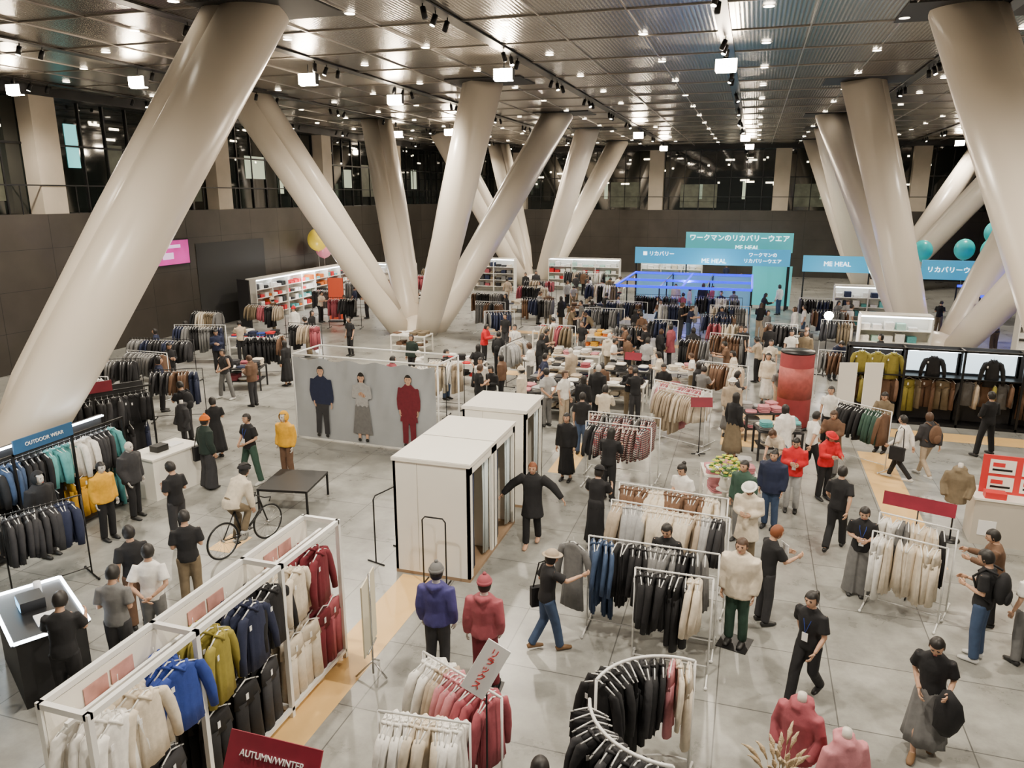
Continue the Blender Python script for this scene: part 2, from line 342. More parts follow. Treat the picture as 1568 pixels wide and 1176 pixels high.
def signboard(loc,w,h,mat,rz=0,tilt=0,txt=None,tm=None,ts=.1,pole=True,name='sign_board',roll=0):
    e=empty(name,(loc[0],loc[1],0),rz); z=loc[2]
    mb=MB(); mb.box((-w/2,-.01,-h/2),(w/2,.01,h/2)); p=mb.obj('board',[mat],(0,0,z),0,e); p.rotation_euler=(-tilt,roll,0)
    if txt: wall_text(txt,ts,(0,-.02,0),(pi/2,0,0),tm or WHS,p)
    if pole:
        mb=MB(); mb.tube([(0,.02,0.01),(0,.02,z)],.012,6); mb.tube([(-.18,.02,.012),(.18,.02,.012)],.012,6); mb.tube([(0,-.16,.012),(0,.2,.012)],.012,6); mb.obj('stand',[BM],parent=e)
    return e
# ================================================================== ROOM
def floor_mat():
    m=bpy.data.materials.new('concrete_tiles'); m.use_nodes=True; nt=m.node_tree; b=nt.nodes['Principled BSDF']
    tc=nt.nodes.new('ShaderNodeTexCoord'); br=nt.nodes.new('ShaderNodeTexBrick'); br.offset=0; br.inputs['Scale'].default_value=1
    br.inputs['Brick Width'].default_value=1.5; br.inputs['Row Height'].default_value=1.5; br.inputs['Mortar Size'].default_value=.009
    br.inputs['Color1'].default_value=(.325,.325,.30,1); br.inputs['Color2'].default_value=(.27,.27,.25,1); br.inputs['Mortar'].default_value=(.11,.11,.105,1)
    n=nt.nodes.new('ShaderNodeTexNoise'); n.inputs['Scale'].default_value=1.1; n.inputs['Detail'].default_value=8; n.inputs['Roughness'].default_value=.7
    mp=nt.nodes.new('ShaderNodeMapRange'); mp.inputs['From Min'].default_value=.32; mp.inputs['From Max'].default_value=.68; mp.inputs['To Min'].default_value=.6; mp.inputs['To Max'].default_value=1.25
    mx=nt.nodes.new('ShaderNodeMix'); mx.data_type='RGBA'; mx.blend_type='MULTIPLY'; mx.inputs['Factor'].default_value=1
    L=nt.links.new; L(tc.outputs['Object'],br.inputs['Vector']); L(tc.outputs['Object'],n.inputs['Vector']); L(n.outputs['Fac'],mp.inputs['Value'])
    L(br.outputs['Color'],mx.inputs['A']); L(mp.outputs['Result'],mx.inputs['B']); L(mx.outputs['Result'],b.inputs['Base Color'])
    mr=nt.nodes.new('ShaderNodeMapRange'); mr.inputs['To Min'].default_value=.16; mr.inputs['To Max'].default_value=.45; L(n.outputs['Fac'],mr.inputs['Value']); L(mr.outputs['Result'],b.inputs['Roughness'])
    return m
def ceil_mat():
    m=bpy.data.materials.new('slatted_metal_ceiling'); m.use_nodes=True; nt=m.node_tree; b=nt.nodes['Principled BSDF']; L=nt.links.new
    tc=nt.nodes.new('ShaderNodeTexCoord'); w=nt.nodes.new('ShaderNodeTexWave'); w.bands_direction='X'; w.inputs['Scale'].default_value=3.2
    L(tc.outputs['Object'],w.inputs['Vector'])
    br=nt.nodes.new('ShaderNodeTexBrick'); br.offset=0; br.inputs['Scale'].default_value=1; br.inputs['Brick Width'].default_value=2; br.inputs['Row Height'].default_value=3; br.inputs['Mortar Size'].default_value=0
    br.inputs['Color1'].default_value=(.65,.65,.65,1); br.inputs['Color2'].default_value=(1.1,1.1,1.1,1); L(tc.outputs['Object'],br.inputs['Vector'])
    mx=nt.nodes.new('ShaderNodeMix'); mx.data_type='RGBA'; mx.inputs['A'].default_value=(.075,.067,.058,1); mx.inputs['B'].default_value=(.27,.245,.21,1)
    m2=nt.nodes.new('ShaderNodeMix'); m2.data_type='RGBA'; m2.blend_type='MULTIPLY'; m2.inputs['Factor'].default_value=1
    L(w.outputs['Fac'],mx.inputs['Factor']); L(mx.outputs['Result'],m2.inputs['A']); L(br.outputs['Color'],m2.inputs['B']); L(m2.outputs['Result'],b.inputs['Base Color'])
    bp=nt.nodes.new('ShaderNodeBump'); bp.inputs['Strength'].default_value=.2; bp.inputs['Distance'].default_value=.02; L(w.outputs['Fac'],bp.inputs['Height']); L(bp.outputs['Normal'],b.inputs['Normal'])
    b.inputs['Metallic'].default_value=.5; b.inputs['Roughness'].default_value=.27
    return m
def clad_mat():
    m=bpy.data.materials.new('dark_metal_cladding'); m.use_nodes=True; nt=m.node_tree; b=nt.nodes['Principled BSDF']; L=nt.links.new
    tc=nt.nodes.new('ShaderNodeTexCoord'); n=nt.nodes.new('ShaderNodeTexNoise'); n.inputs['Scale'].default_value=.8; n.inputs['Detail'].default_value=6
    L(tc.outputs['Object'],n.inputs['Vector']); mx=nt.nodes.new('ShaderNodeMix'); mx.data_type='RGBA'; mx.inputs['A'].default_value=(.036,.031,.026,1); mx.inputs['B'].default_value=(.085,.075,.063,1)
    L(n.outputs['Fac'],mx.inputs['Factor']); L(mx.outputs['Result'],b.inputs['Base Color']); b.inputs['Metallic'].default_value=.4; b.inputs['Roughness'].default_value=.4
    return m
CLAD=clad_mat(); GLASS=M('night_glass',(.01,.013,.012),.04,0); GLASS.node_tree.nodes['Principled BSDF'].inputs['Specular IOR Level'].default_value=1
CONC=M('raw_concrete',(.46,.40,.32),.8,noise=.2,bs=1.2,bump=.1); SEAM=M('ceiling_seam',(.34,.31,.27),.4,.5); COLM=M('column_paint',(.76,.68,.57),.3,noise=.03,bs=1)
DGREY=M('dark_reveal',(.012,.012,.012),.7)
XL,XR,YB,YF,ZC=-26,17.5,-3,66,10.5
mb=MB(); mb.box((XL-1,YB,-.2),(XR+1,YF+1,0)); mb.obj('floor',[floor_mat()])
mb=MB(); mb.box((XL-1,YB,ZC),(XR+1,YF+1,ZC+.2)); mb.obj('ceiling',[ceil_mat()])
YEL=M('pale_wood_strip',(.78,.5,.19),.45,noise=.1,bs=3)
mb=MB()
for x0,x1,y0,y1 in [(-5.45,-4.75,2,10.95),(3.05,3.8,14.,20.5),(3.9,17,22.1,22.9),(-8.8,-7.5,26,26.7),(-9,-7,29.6,30.4),(-8.5,-5.5,40,41),(-4.3,-3.7,16.6,19.),(-.4,1.1,20,24),(-9.4,-8.9,10.7,11.4),(-3,2,33,33.7),(-12,-7,34.5,35.2)]:
    mb.box((x0,y0,0),(x1,y1,.004))
mb.obj('trim_1',[YEL])
mb=MB()
x=-25.
while x<17.5: mb.box((x-.015,YB,ZC-.03),(x+.015,YF,ZC)); x+=2.0
y=0.
while y<66: mb.box((XL,y-.015,ZC-.03),(XR,y+.015,ZC)); y+=3.0
mb.obj('trim_2',[SEAM])
mb=MB()
SPL=M('spot_lens_glow',(1,1,1),.5,em=60,ec=(1,.85,.65))
for x in [-25,-19,-13,-7,-1,5,11]:
    mb.box((x-.16,YB,ZC-.06),(x+.16,YF,ZC-.03),0)
    y=5.
    while y<64:
        for k in range(3):
            yy=y+k*.7; a=random.uniform(-.1,.1); mb.tube([(x,yy,ZC-.05),(x,yy,ZC-.15)],.015,6); mb.tube([(x,yy,ZC-.14),(x+a,yy-.05,ZC-.36)],.065,10); mb.tube([(x+a,yy-.05,ZC-.36),(x+a*1.05,yy-.052,ZC-.37)],.055,10,1 if k==1 else 0)
        y+=5.5
mb.obj('track_light_rail',[BM,SPL])
CL=[((-15.5,10.1),(-20.5,-10.7),(4.2,15.6)),((-15.2,33.2),(-20.1,-9.6),(27.4,38.9)),((-15.2,54),(-20.1,-10.1),(48.2,59.8)),((7.9,15.2),(4.05,12.6),(9.2,20.2)),((7.8,35.8),(3.3,14.3),(31,43.4)),((8.3,57.5),(3.8,15.5),(51.5,62.5))]
mb=MB()
for (cx,cy),xs,ys in CL:
    for X in xs:
        for Y in ys: mb.box((X-1.2,Y-1.0,ZC-.035),(X+1.6,Y+1.0,ZC-.005))
mb.obj('ceiling_recess',[DGREY])
DL=M('downlight_glow',(1,1,1),.5,em=30,ec=(1,.87,.68)); FL=M('floodlight_glow',(1,1,1),.5,em=260,ec=(1,.82,.6))
mb=MB()
for i,x in enumerate(np.arange(-24,17,3.0)):
    for y in np.arange(6,64,4.2):
        yy=y+(i%2)*2.1; n=10
        mb.add([(x+.12*math.cos(2*pi*k/n),yy+.12*math.sin(2*pi*k/n),ZC-.035) for k in range(n)],[tuple(range(n-1,-1,-1))],0,False)
mb.obj('recessed_downlights',[DL])
FLO=[(-13.3,21.6),(-7.3,22.5),(-1,22.8),(-18.7,20.5),(-24,20.7),(-20,41.8),(-16.6,41.3),(-6.8,46.7),(-13,27),(-.8,51),(-16.8,60),(-6.8,60),(-.6,60),(13,60),(-22,58),
     (-7,7),(-1,8),(-13,8),(5,12.5),(11,20),(5,3),(11,30),(-13,50),(11,46)]
for x,y in FLO:
    e=empty('floodlight',(x,y,0)); mb=MB(); mb.box((-.3,-.1,-.16),(.3,.1,.16),0); mb.box((-.28,-.12,-.15),(.28,-.1,.15),1); mb.box((-.26,-.08,-.18),(.26,.08,-.16),1); mb.tube([(0,0,.1),(0,0,.42)],.02,6,0)
    mb.obj('lamp_head',[BM,FL],(0,0,9.95),0,e)
    l=bpy.data.lights.new('flood','SPOT'); l.energy={(-13,8):1000,(-24,20.7):1400,(-22,58):900,(-16.8,60):1200,(-6.8,60):1200,(-.6,60):1200,(13,60):1200}.get((x,y),2250); l.spot_size=math.radians(168); l.spot_blend=.6; l.shadow_soft_size=.14; l.color=(1,.90,.75)
    o=bpy.data.objects.new('flood_lamp',l); S.collection.objects.link(o); o.parent=e; o.location=(0,0,9.7)
def wall_long(name,axis,pos,lo,hi,zt,sgn):
    mb=MB()
    def bx(a0,a1,z0,z1,d0,d1,mi):
        p0,p1=sorted((pos+sgn*d0,pos+sgn*d1))
        if axis=='x': mb.box((p0,a0,z0),(p1,a1,z1),mi)
        else: mb.box((a0,p0,z0),(a1,p1,z1),mi)
    bx(lo,hi,0,zt,0,1,0); bx(lo,hi,zt,ZC,.8,1,1)
    a=lo
    while a<hi:
        bx(a,a+.06,zt,ZC,.72,.8,2); a+=1.25
    bx(lo,hi,zt+2.6,zt+2.68,.72,.8,2); bx(lo,hi,zt+1.05,zt+1.1,.02,.07,2); bx(lo,hi,ZC-.35,ZC,.0,.8,2)
    a=lo
    while a<hi:
        bx(a,a+.03,zt,zt+1.1,.03,.06,2); bx(a+1,a+1.015,0.01,zt-.02,-.004,0,3); a+=2.5
    for z in(1.5,3.,4.5): bx(lo,hi,z,z+.015,-.004,0,3)
    return mb.obj(name,[CLAD,GLASS,BM,DGREY])
wall_long('wall_left','x',XL,YB,YF+1,5.8,-1); wall_long('wall_back','y',YF,XL-1,XR+1,5.3,1); wall_long('wall_right','x',XR,YB,YF+1,5.5,1)
mb=MB()
for y in (3,13.3,23.5,33.7,43.9,54.1): mb.box((XL-.75,y-.55,5.8),(XL-.05,y+.55,ZC))
for x in (-20,-8,2,12): mb.box((x-.6,YF+.05,5.3),(x+.6,YF+.75,ZC))
for y in (30,45,58): mb.box((XR+.05,y-.5,5.5),(XR+.75,y+.5,ZC))
mb.obj('concrete_pillar',[CONC])
mb=MB(); 
for y,z0,z1,w,mi in [(25,7.6,9.3,.6,0),(36.5,7.4,8.6,1.8,1),(29,7.3,9.,.5,1),(47,7,8.2,1.2,1),(19,6.5,8.8,.4,1),(52,7,8,2,1),(39.5,6.6,8.8,.5,1),(58,7,8.5,1,1),(27,6.2,8.6,.9,3),(31,6.2,8.9,1.8,3),(41,6.4,8.4,2.2,3),(49.5,6.4,8.6,2,3),(16,6.4,8.6,3,3),(20,6.3,8.3,2,3)]: mb.box((XL-.79,y,z0),(XL-.77,y+w,z1),mi)
for x,w,z0,z1,mi in [(-15,.3,6.2,7.6,1),(-12.5,.3,6.2,7.6,1),(-4.5,.3,6.2,7.4,1),(-1,.3,6.2,7.6,1),(5,.6,6.2,7.6,1),(7.5,.3,6.2,7.6,1),(-12,2.6,5.5,7.6,3),(-6,3.,5.5,7.4,3),(3,3,5.6,7.4,3),(8,3,5.6,8,3)]: mb.box((x,YF+.74,z0),(x+w,YF+.76,z1),mi)
for k in range(50):
    y=random.uniform(14,62); z=random.uniform(8.2,9.9); mb.box((XL-.79,y,z),(XL-.76,y+random.choice((.12,.12,.5)),z+.09),2)
for k in range(50):
    x=random.uniform(-24,16); z=random.uniform(7.2,9.6); mb.box((x,YF+.73,z),(x+random.choice((.15,.15,.7)),YF+.76,z+.12),2)
mb.obj('window_glow_panels',[M('lit_poster',(.2,.7,.7),.5,em=1.2),M('lit_room',(.5,.58,.42),.5,em=.65),M('interior_lamp',(1,.9,.7),.5,em=8,ec=(1,.85,.6)),M('lit_foliage',(.045,.045,.028),.5,em=.9,noise=.8,bs=2)])
mb=MB(); mb.box((XL+.005,31,0),(XL+.02,36.5,4.2)); mb.obj('door_1',[DGREY])
mb=MB(); mb.box((XL+.05,28.2,3.3),(XL+.15,30.4,4.5),0); mb.box((XL+.15,28.25,3.35),(XL+.16,30.35,4.45),1); mb.box((XL+.16,28.6,4.1),(XL+.165,29.8,4.25),2); mb.box((XL+.16,28.6,3.6),(XL+.165,29.3,3.9),2); mb.obj('wall_screen',[BM,M('screen_magenta',(.5,.03,.25),.4,em=1.1,noise=.7,bs=1.2),M('screen_text',(.8,.5,.8),.5,em=1)])
def column(c,xs,ys,name='slanted_column_cluster'):
    cx,cy=c; mb=MB(); OCC.append((cx,cy,2.0))
    for X in xs:
        for Y in ys:
            sx=1 if X>cx else -1; sy=1 if Y>cy else -1
            a=V((cx+sx*.6,cy+sy*.5,0)); b=V((X,Y,10.6)); t=(b-a).normalized()
            mb.tube([a+(b-a)*k for k in(0,.12,.3,1)],[.5,.6,.68,.68],36)
            off=V((-sx,-sy*.25,.0)); off=(off-t*off.dot(t)).normalized()
            k1=.66 if (sx<0 and cx<0) or cy<12 else .4
            A=a+(b-a)*.1+off*(k1-.1); B=b+off*k1
            mb.tube([A+(B-A)*k for k in(0,.15,.5,1)],[(.12,.12),(.32,.36),(.4,.46),(.4,.46)],28,0,side=off)
    mb.ell((cx,cy,.1),(.95,.85,.75),0,24,10)
    mb.obj(name,[COLM])
for c in CL: column(*c)
# ================================================================== FITTING ROOMS
NAVY=F('navy'); MIR=M('curtain_pale',(.6,.68,.7),.6)
def fitting(x0,x1,y0,y1,n):
    e=empty('fitting_room',((x0+x1)/2,(y0+y1)/2,0)); w=(x1-x0)/2; d=(y1-y0)/2; mb=MB(); t=.05; h=2.1
    occ_line(((x0+x1)/2,y0+.3),((x0+x1)/2,y1-.3),1.1)
    mb.box((-w,-d,.06),(w,-d+t,h)); mb.box((-w,d-t,.06),(w,d,h)); mb.box((-w,-d,.06),(-w+t,d,h)); mb.box((-w-.02,-d-.02,h),(w+.02,d+.02,h+.06))
    mb.box((-w,-d,0),(w,d,.06),1)
    mb.box((-w+.45,-d-.004,.1),(-w+.455,-d,h-.02),2)
    L=2*d/n
    for i in range(n):
        ya=-d+i*L
        mb.box((w-t,ya,.06),(w,ya+.16,h)); mb.box((w-t,ya+L-.14,.06),(w,ya+L,h)); mb.box((w-t,ya,h-.15),(w,ya+L,h))
        if i: mb.box((-w,ya-.02,.06),(w,ya+.02,h))
        mb.box((-w-.012,ya-.006,h+.06),(w+.012,ya+.006,h+.066),2)
    mb.obj('cabin',[WP,M('cabin_floor',(.3,.2,.12),.6),M('panel_joint',(.4,.38,.33),.6)],parent=e)
    for i in range(n):
        ya=-d+i*L; c=MB()
        c.tube([(w-.08,ya+.28,z) for z in(.12,1.0,1.95)],[(.03,.13),(.03,.10),(.03,.13)],24,0,side=(1,0,0),wr=lambda i,a:.25*math.sin(6*a)); c.tube([(w-.08,ya+L-.26,z) for z in(.12,1.0,1.95)],[(.03,.13),(.03,.1),(.03,.13)],24,1,side=(1,0,0),wr=lambda i,a:.25*math.sin(6*a))
        c.box((-w+.08,ya+.3,.3),(-w+.09,ya+L-.3,1.9),1)
        c.obj('curtain',[NAVY,MIR],parent=e)
fitting(-5.6,-4.2,11.0,13.6,2); fitting(-5.6,-4.2,14.35,15.7,1)
def hoop(x,y,w,h,rz):
    mb=MB(); mb.tube([(-w/2,0,.02),(-w/2,0,h-.06),(-w/2+.05,0,h),(w/2-.05,0,h),(w/2,0,h-.06),(w/2,0,.02)],.014,8); 
    for s in(-1,1): mb.tube([(s*w/2,-.2,.015),(s*w/2,.2,.015)],.014,6)
    mb.obj('pipe_stand',[BM],(x,y,0),rz)
hoop(-6.0,11.5,.7,1.3,75); hoop(-4.75,10.75,.42,1.25,0)
# ------------------------------------------------------------------ banner frame with model prints
e=empty('photo_banner_frame',(-9.45,17.1,0),-2); occ_line((-11.6,17.4),(-7.3,17.4),1.2)
mb=MB()
for y in(0,1.3):
    for x in(-2.15,2.15): mb.tube([(x,y,0),(x,y,2.35)],.025,8)
    mb.tube([(-2.15,y,2.35),(2.15,y,2.35)],.025,8); mb.tube([(-2.15,y,.08),(2.15,y,.08)],.02,8)
for x in(-2.15,2.15):
    for z in(.08,2.35): mb.tube([(x,0,z),(x,1.3,z)],.025,8)
mb.obj('frame',[WM],parent=e)
nx,nz=70,16; vs=[];fs=[]
for j in range(nz+1):
    for i in range(nx+1):
        u=i/nx;v=j/nz; sag=.09*math.sin(pi*u*5)**2*v**3
        vs.append((-2.1+4.2*u,-.04+.03*math.sin(u*31+v*5)*v+.012*math.sin(u*90-v*14)*v,.06+2.25*v-sag))
for j in range(nz):
    for i in range(nx): a=j*(nx+1)+i; fs.append((a,a+1,a+nx+2,a+nx+1))
mb=MB(); mb.add(vs,fs); mb.obj('grey_fabric',[M('banner_fabric',(.36,.38,.40),.75,noise=.14,bs=2,bump=.3)],parent=e)
for x,pose,top,bot,hr,tc,bc,sc in [(-1.25,'stand2','puff','pants','short','navy','char',1.16),(-.02,'phone','long','skirt','long','lgrey','grey',1.12),(1.35,'stand','coat','pants','short','maroon','maroon',1.14)]:
    me=person_mesh(pose,top,bot,hr); o=place('printed_figure',me,(x,-.09,.12),180,e,[None,None,F(tc),F(bc)]); o.scale=(sc,.02,sc)
# ------------------------------------------------------------------ big white display rack bottom-left
e=empty('wall_display_rack',(-5.45,6.35,0)); mb=MB(); r=.028
for y in [-2.1,-.75,.75,2.1]:
    for x in(-.27,.27): mb.box((x-r,y-r,0),(x+r,y+r,2.15))
    mb.box((-.27,y-r,2.09),(.27,y+r,2.15)); mb.box((-.27,y-r,.1),(.27,y+r,.15))
for x in(-.27,.27): mb.box((x-r,-2.1,2.09),(x+r,2.1,2.15)); mb.box((x-r,-2.1,.1),(x+r,2.1,.15))
mb.box((-.02,-2.1,1.95),(.02,2.1,1.99)); mb.box((-.02,-2.1,1.08),(.02,2.1,1.11))
mb.box((-.25,-2.1,.15),(-.235,2.1,2.08),1)
for y in(-1.4,.0,1.4):
    for q in(-.3,.02): mb.box((-.23,y+q,1.5),(-.22,y+q+.28,2.0),2)
mb.obj('frame',[WM,WP,M('poster_fashion',(.5,.25,.22),.5,noise=.7,bs=5)],parent=e)
for y,c in [(-1.85,'white'),(-1.45,'cream'),(-.98,'blue'),(-.35,'olive'),(.2,'navy'),(.62,'black'),(1.1,'cream'),(1.7,'maroon')]:
    for k in range(4): hang(e,'jacket',c,(-.12+k*.12,y+random.uniform(-.05,.05),1.97),-90+random.uniform(-14,14))
for y,c in [(-1.8,'black'),(-1.2,'char'),(-.5,'black'),(.0,'black'),(.45,'char'),(1.0,'cream'),(1.35,'cream'),(1.7,'maroon'),(1.95,'rose')]:
    for k in range(4): hang(e,'pants',c,(-.12+k*.11,y,1.1),-90+random.uniform(-8,8))
rack((-5.9,3.5),(-5.1,3.6),1.9,['white','lgrey','mint'],('jacket',))
signboard((-3.75,4.8,1.6),.95,.34,REDS,0,.5,'AUTUMN/WINTER',WHS,.08)
# ------------------------------------------------------------------ racks
rack((-2,10.25),(-.1,10.2),1.55,['grey','black','sage','denim','lgrey','char','black'],('jacket','skirt','dress'))
rack((-1.2,9.55),(-.15,9.55),1.5,['black','cream','beige','white','sage','char'],('jacket','pants','dress'))
place('grey_long_coat',garment('dress'),(-2.2,10.1,1.55),-20,None,[F('grey')])
rack((-1.9,12.4),(-.05,12.2),1.6,['cream','beige','grey','cream','brown'],('puffer','jacket'))
rack((-1.9,11.6),(0,11.4),1.6,['lgrey','cream','beige','char'],('puffer','jacket'))
rack((-3.4,17),(-1.7,16.9),1.5,['plaid_a','plaid_b','grey','plaid_c','char'],('shirt','jacket'))
rack((-3.3,16.2),(-1.8,16.1),1.5,['plaid_a','plaid_b','plaid_c','char'],('shirt',))
rack((-2.3,20.7),(-.7,19.9),1.5,['cream','pink','rose','white'],('shirt','dress'))
rack((-2.1,19.9),(-.8,19.2),1.5,['cream','beige','white'],('shirt','dress'))
rack((2.35,12.75),(3.4,12.35),1.45,['cream','black','grey','beige','white'],('skirt','pants'))
rack((2.2,12.3),(3.2,11.95),1.3,['cream','cream','white','black','beige'],('skirt','pants'),fill=.8)
signboard((2.9,12.75,1.66),1.05,.22,REDS,-18,.25)
rack((-3.2,6.85),(-2.1,6.35),1.5,['cream','white','rose','grey','beige','pink','black','cream'],('jacket','shirt'),step=.07)
rack((-3.25,5.85),(-2.3,5.95),1.45,['cream','white','grey','beige','cream'],('jacket',),step=.075)
signboard((-2.2,6.15,1.95),.26,.55,WHS,5,.3,'リ\nラ\nッ\nク\nス',REDT,.09,name='sale_sign',roll=.5)
rack((2.4,19.9),(3.5,19.1),1.5,['char','brown','green','black'],('jacket',))
rack((-1.3,23.6),(.2,23.2),1.5,['black','brown','cream'],('jacket','shirt'))
e=empty('curved_clothing_rack',(-.4,6.75,0)); mb=MB(); RR=.85
for a0,a1 in((80,168),(190,275)):
    pts=[(RR*math.cos(math.radians(a)),RR*math.sin(math.radians(a)),1.5) for a in np.linspace(a0,a1,12)]
    mb.tube(pts,.018,8)
    for p in(pts[0],pts[-1]): mb.tube([(p[0],p[1],.02),p],.016,8); mb.tube([(p[0]*.75,p[1]*.75,.02),(p[0]*1.25,p[1]*1.25,.02)],.016,6)
    mb.tube([(p[0],p[1],.2) for p in pts],.012,6)
    for i,a in enumerate(np.arange(a0+4,a1-3,6.5)):
        hang(e,random.choice(('jacket','shirt','pants')),random.choice(['cream','pink','cream']) if a<100 else random.choice(['black','black','black','char']),(RR*math.cos(math.radians(a)),RR*math.sin(math.radians(a)),1.5),a+random.uniform(-12,12))
mb.obj('rack_frame',[WM],parent=e)
DK=['black','char','grey','navy','brown','black']; LT=['cream','white','beige','pink','lgrey']; MX=['black','char','cream','rose','grey','beige','navy','white','khaki']
for a,b,c in [((-9.6,20.2),(-8.4,20.2),LT),((-9.4,21.2),(-8.2,21.2),LT),((-1.2,28.5),(.2,28.2),DK),((-20,17.5),(-18,18.5),DK),((-21,21.2),(-18.6,21.6),DK),((-17.4,22.8),(-16,23.6),DK),
  ((-21.5,24),(-19.5,24.5),DK),((-17.5,25.8),(-16,25.8),MX),((-22.5,30),(-20.5,30),MX),((-20,33),(-18.4,33.4),MX),((-11,31),(-9.8,31.6),DK),((-10.8,36),(-9,36),DK),((-12.5,34),(-11,34),DK),
  ((-6.5,36.2),(-4.5,36),DK),((-4,36),(-2,36),['black','navy','lgrey','white']),((-1.6,36),(.2,36),MX),((-5.5,39),(-3.2,39),DK),((-2.5,39),(-.2,39),MX),((-7,33.5),(-5.2,33.5),DK),((-3.8,31),(-2.6,31),DK),
  ((-9,43),(-7,43),MX),((-13,44),(-11,44),MX),((2.8,36),(4.6,36),DK),((2.5,40),(4.5,40),DK),((-20.5,45),(-18,45),MX),((-22,49),(-19,49),MX),((-12,50),(-9,50),MX),((.8,31.5),(2,31.3),DK),((-19,15.6),(-17,16.2),MX),((-19.4,19.4),(-17.8,19.4),DK),((-16.5,17.2),(-15.2,17.9),DK),((-23.5,27.5),(-22,27.5),MX),
  ((-7.8,24.2),(-7.6,25.8),LT),((-2.2,27.3),(-1,27),DK),((-1.4,31),(0,31),MX),((-4.9,29.2),(-3.5,29.2),DK),((-7.7,28.4),(-6.3,28.4),MX),((-14,37.5),(-12,37.5),DK),((-12.5,41),(-10.5,41),MX),((-1.8,33.3),(-.2,33.3),DK),((2.4,26.3),(3.6,26.2),DK),((3.0,33),(4.4,33),MX),((-6.5,46),(-4.5,46),MX),((-22.8,36),(-21.2,36),MX),((-23,40),(-21,40),MX)]:
    rack(a,b,1.55,c,('jacket','shirt','pants'),step=.12,metal=random.choice([BM,WM,BM]))
for x,y,w,d,c,rz in [(-5.6,21.4,1.7,1.0,LT,0),(-5.7,23,1.7,1.0,MX,0),(-5.8,25,1.8,1.,MX,0),(-5.9,27,1.8,1,LT,5),(-3.6,23,1.6,1.,MX,0),(-3.7,25,1.6,1,MX,0),(-3.8,27.4,1.6,1,['red','cream','char'],0),(-1.8,25.5,1.4,1,LT,20),(-9.4,24.3,1.5,.8,['red','white','black'],0),
   (-19.6,26.5,2,1,['blue','red','white','black','navy'],10),(-21.5,18.8,1.6,1,DK,0),(-16.4,21.4,1.3,.9,MX,20),(-8,31.5,1.6,1,['white','lgrey','red'],0),(-6,31,1.4,1,['orange','cream','yellow'],0),(-11.5,39,1.8,1,MX,0),(-8,38.5,1.8,1,DK,0),(-18,40,2,1,MX,0),(.6,21.,1.1,.8,['lgrey','pink'],20),(1.0,19.4,1.1,.8,['cream','brown','teal','cream','grey'],10),(-.1,15.9,1.1,.8,['lgrey','pink','white'],10),(-8.5,48,2,1,MX,0),(1.8,33.8,1.6,1,DK,0),(-13.5,28.8,1.6,.9,['khaki','white','brown'],0)]:
    table(x,y,w,d,c,rz,top=WP if random.random()<.6 else BP)
for x,y,rz in [(-3.4,24.1,-5),(-.9,19.0,15)]: signboard((x,y,1.4),.55,.25,REDS,rz,.3)
# flower arrangement
e=empty('flower_arrangement',(-.15,15.15,0)); mb=MB(); mb.tube([(0,0,0),(0,0,.03),(0,0,.6),(0,0,.62)],[.2,.05,.05,.18],16,0); mb.tube([(0,0,.62),(0,0,.72),(0,0,.85),(0,0,.9)],[.08,.13,.1,.12],16,0)
for k in range(46):
    a=k*2.4; q=(k+.5)/46; ph=math.acos(1-q*1.1); r_=.3; x=r_*math.sin(ph)*math.cos(a); y=r_*math.sin(ph)*math.sin(a); z=1.05+r_*math.cos(ph)
    mb.tube([(0,0,.85),(x*.8,y*.8,z-.05)],.004,4,1)
    for t in range(5): b_=2*pi*t/5; mb.ell((x+.028*math.cos(b_),y+.028*math.sin(b_),z),(.024,.024,.014),2+(k%2),6,4)
    if k%3==0: mb.ell((x*1.1,y*1.1,z-.06),(.05,.02,.03),1,6,4)
mb.obj('vase_and_blooms',[WP,M('leaf_green',(.08,.22,.05),.6),M('bloom_yellow',(.75,.6,.03),.6),M('bloom_lime',(.5,.65,.08),.6)],parent=e); OCC.append((-.15,15.15,.6))
# ------------------------------------------------------------------ right wall display
e=empty('backlit_wall_display',(3.0,23.6,0)); mb=MB(); W=12.0; occ_line((3,23.8),(15,23.8),.7)
for i in range(9):
    x=i*1.5; mb.box((x-.03,-.05,0),(x+.03,.0,2.25)); mb.box((x-.03,.5,0),(x+.03,.55,2.25)); mb.box((x-.03,-.05,2.2),(x+.03,.55,2.25))
mb.box((0,-.05,2.2),(W,.0,2.26)); mb.box((0,.5,0),(W,.55,2.26),3); mb.box((0,-.02,1.42),(W,.5,1.45)); mb.box((0,-.05,0),(W,.5,.08))
for i in(1,2,4,5,7): mb.box((i*1.5+.08,.46,1.52),(i*1.5+1.42,.5,2.15),1 if i%3 else 2)
for i in range(8): mb.box((i*1.5+.1,.05,2.17),(i*1.5+1.4,.08,2.195),4)
mb.obj('shelf_frame',[BM,M('lightbox_sky',(.6,.75,.85),.5,em=2,noise=.3,bs=1.5),M('lightbox_warm',(.8,.75,.68),.5,em=2,noise=.3,bs=1.5),BP,LED],parent=e)
for i in range(8):
    for k in range(6):
        hang(e,'pants' if i%2 else 'jacket',random.choice(['khaki','beige','brown','grey','brown','olive']),(i*1.5+.2+k*.22,.2,1.42),random.uniform(60,120) if k%2 else random.uniform(160,200))
    if i in(0,3,6):
        for k in range(3): hang(e,'jacket',random.choice(['brown','khaki','olive','grey']),(i*1.5+.35+k*.42,.1,2.15),180+random.uniform(-12,12))
    else: hang(e,'jacket','black',(i*1.5+.75,.1,2.1),180)
for x,y in [(2.9,22.7),(3.6,22.9)]:
    mb=MB(); mb.box((-.25,-.02,0.02),(.25,.02,1.9)); mb.box((-.3,-.15,0),(.3,.15,.02)); mb.obj('partition_panel',[WP],(x,y,0),15)
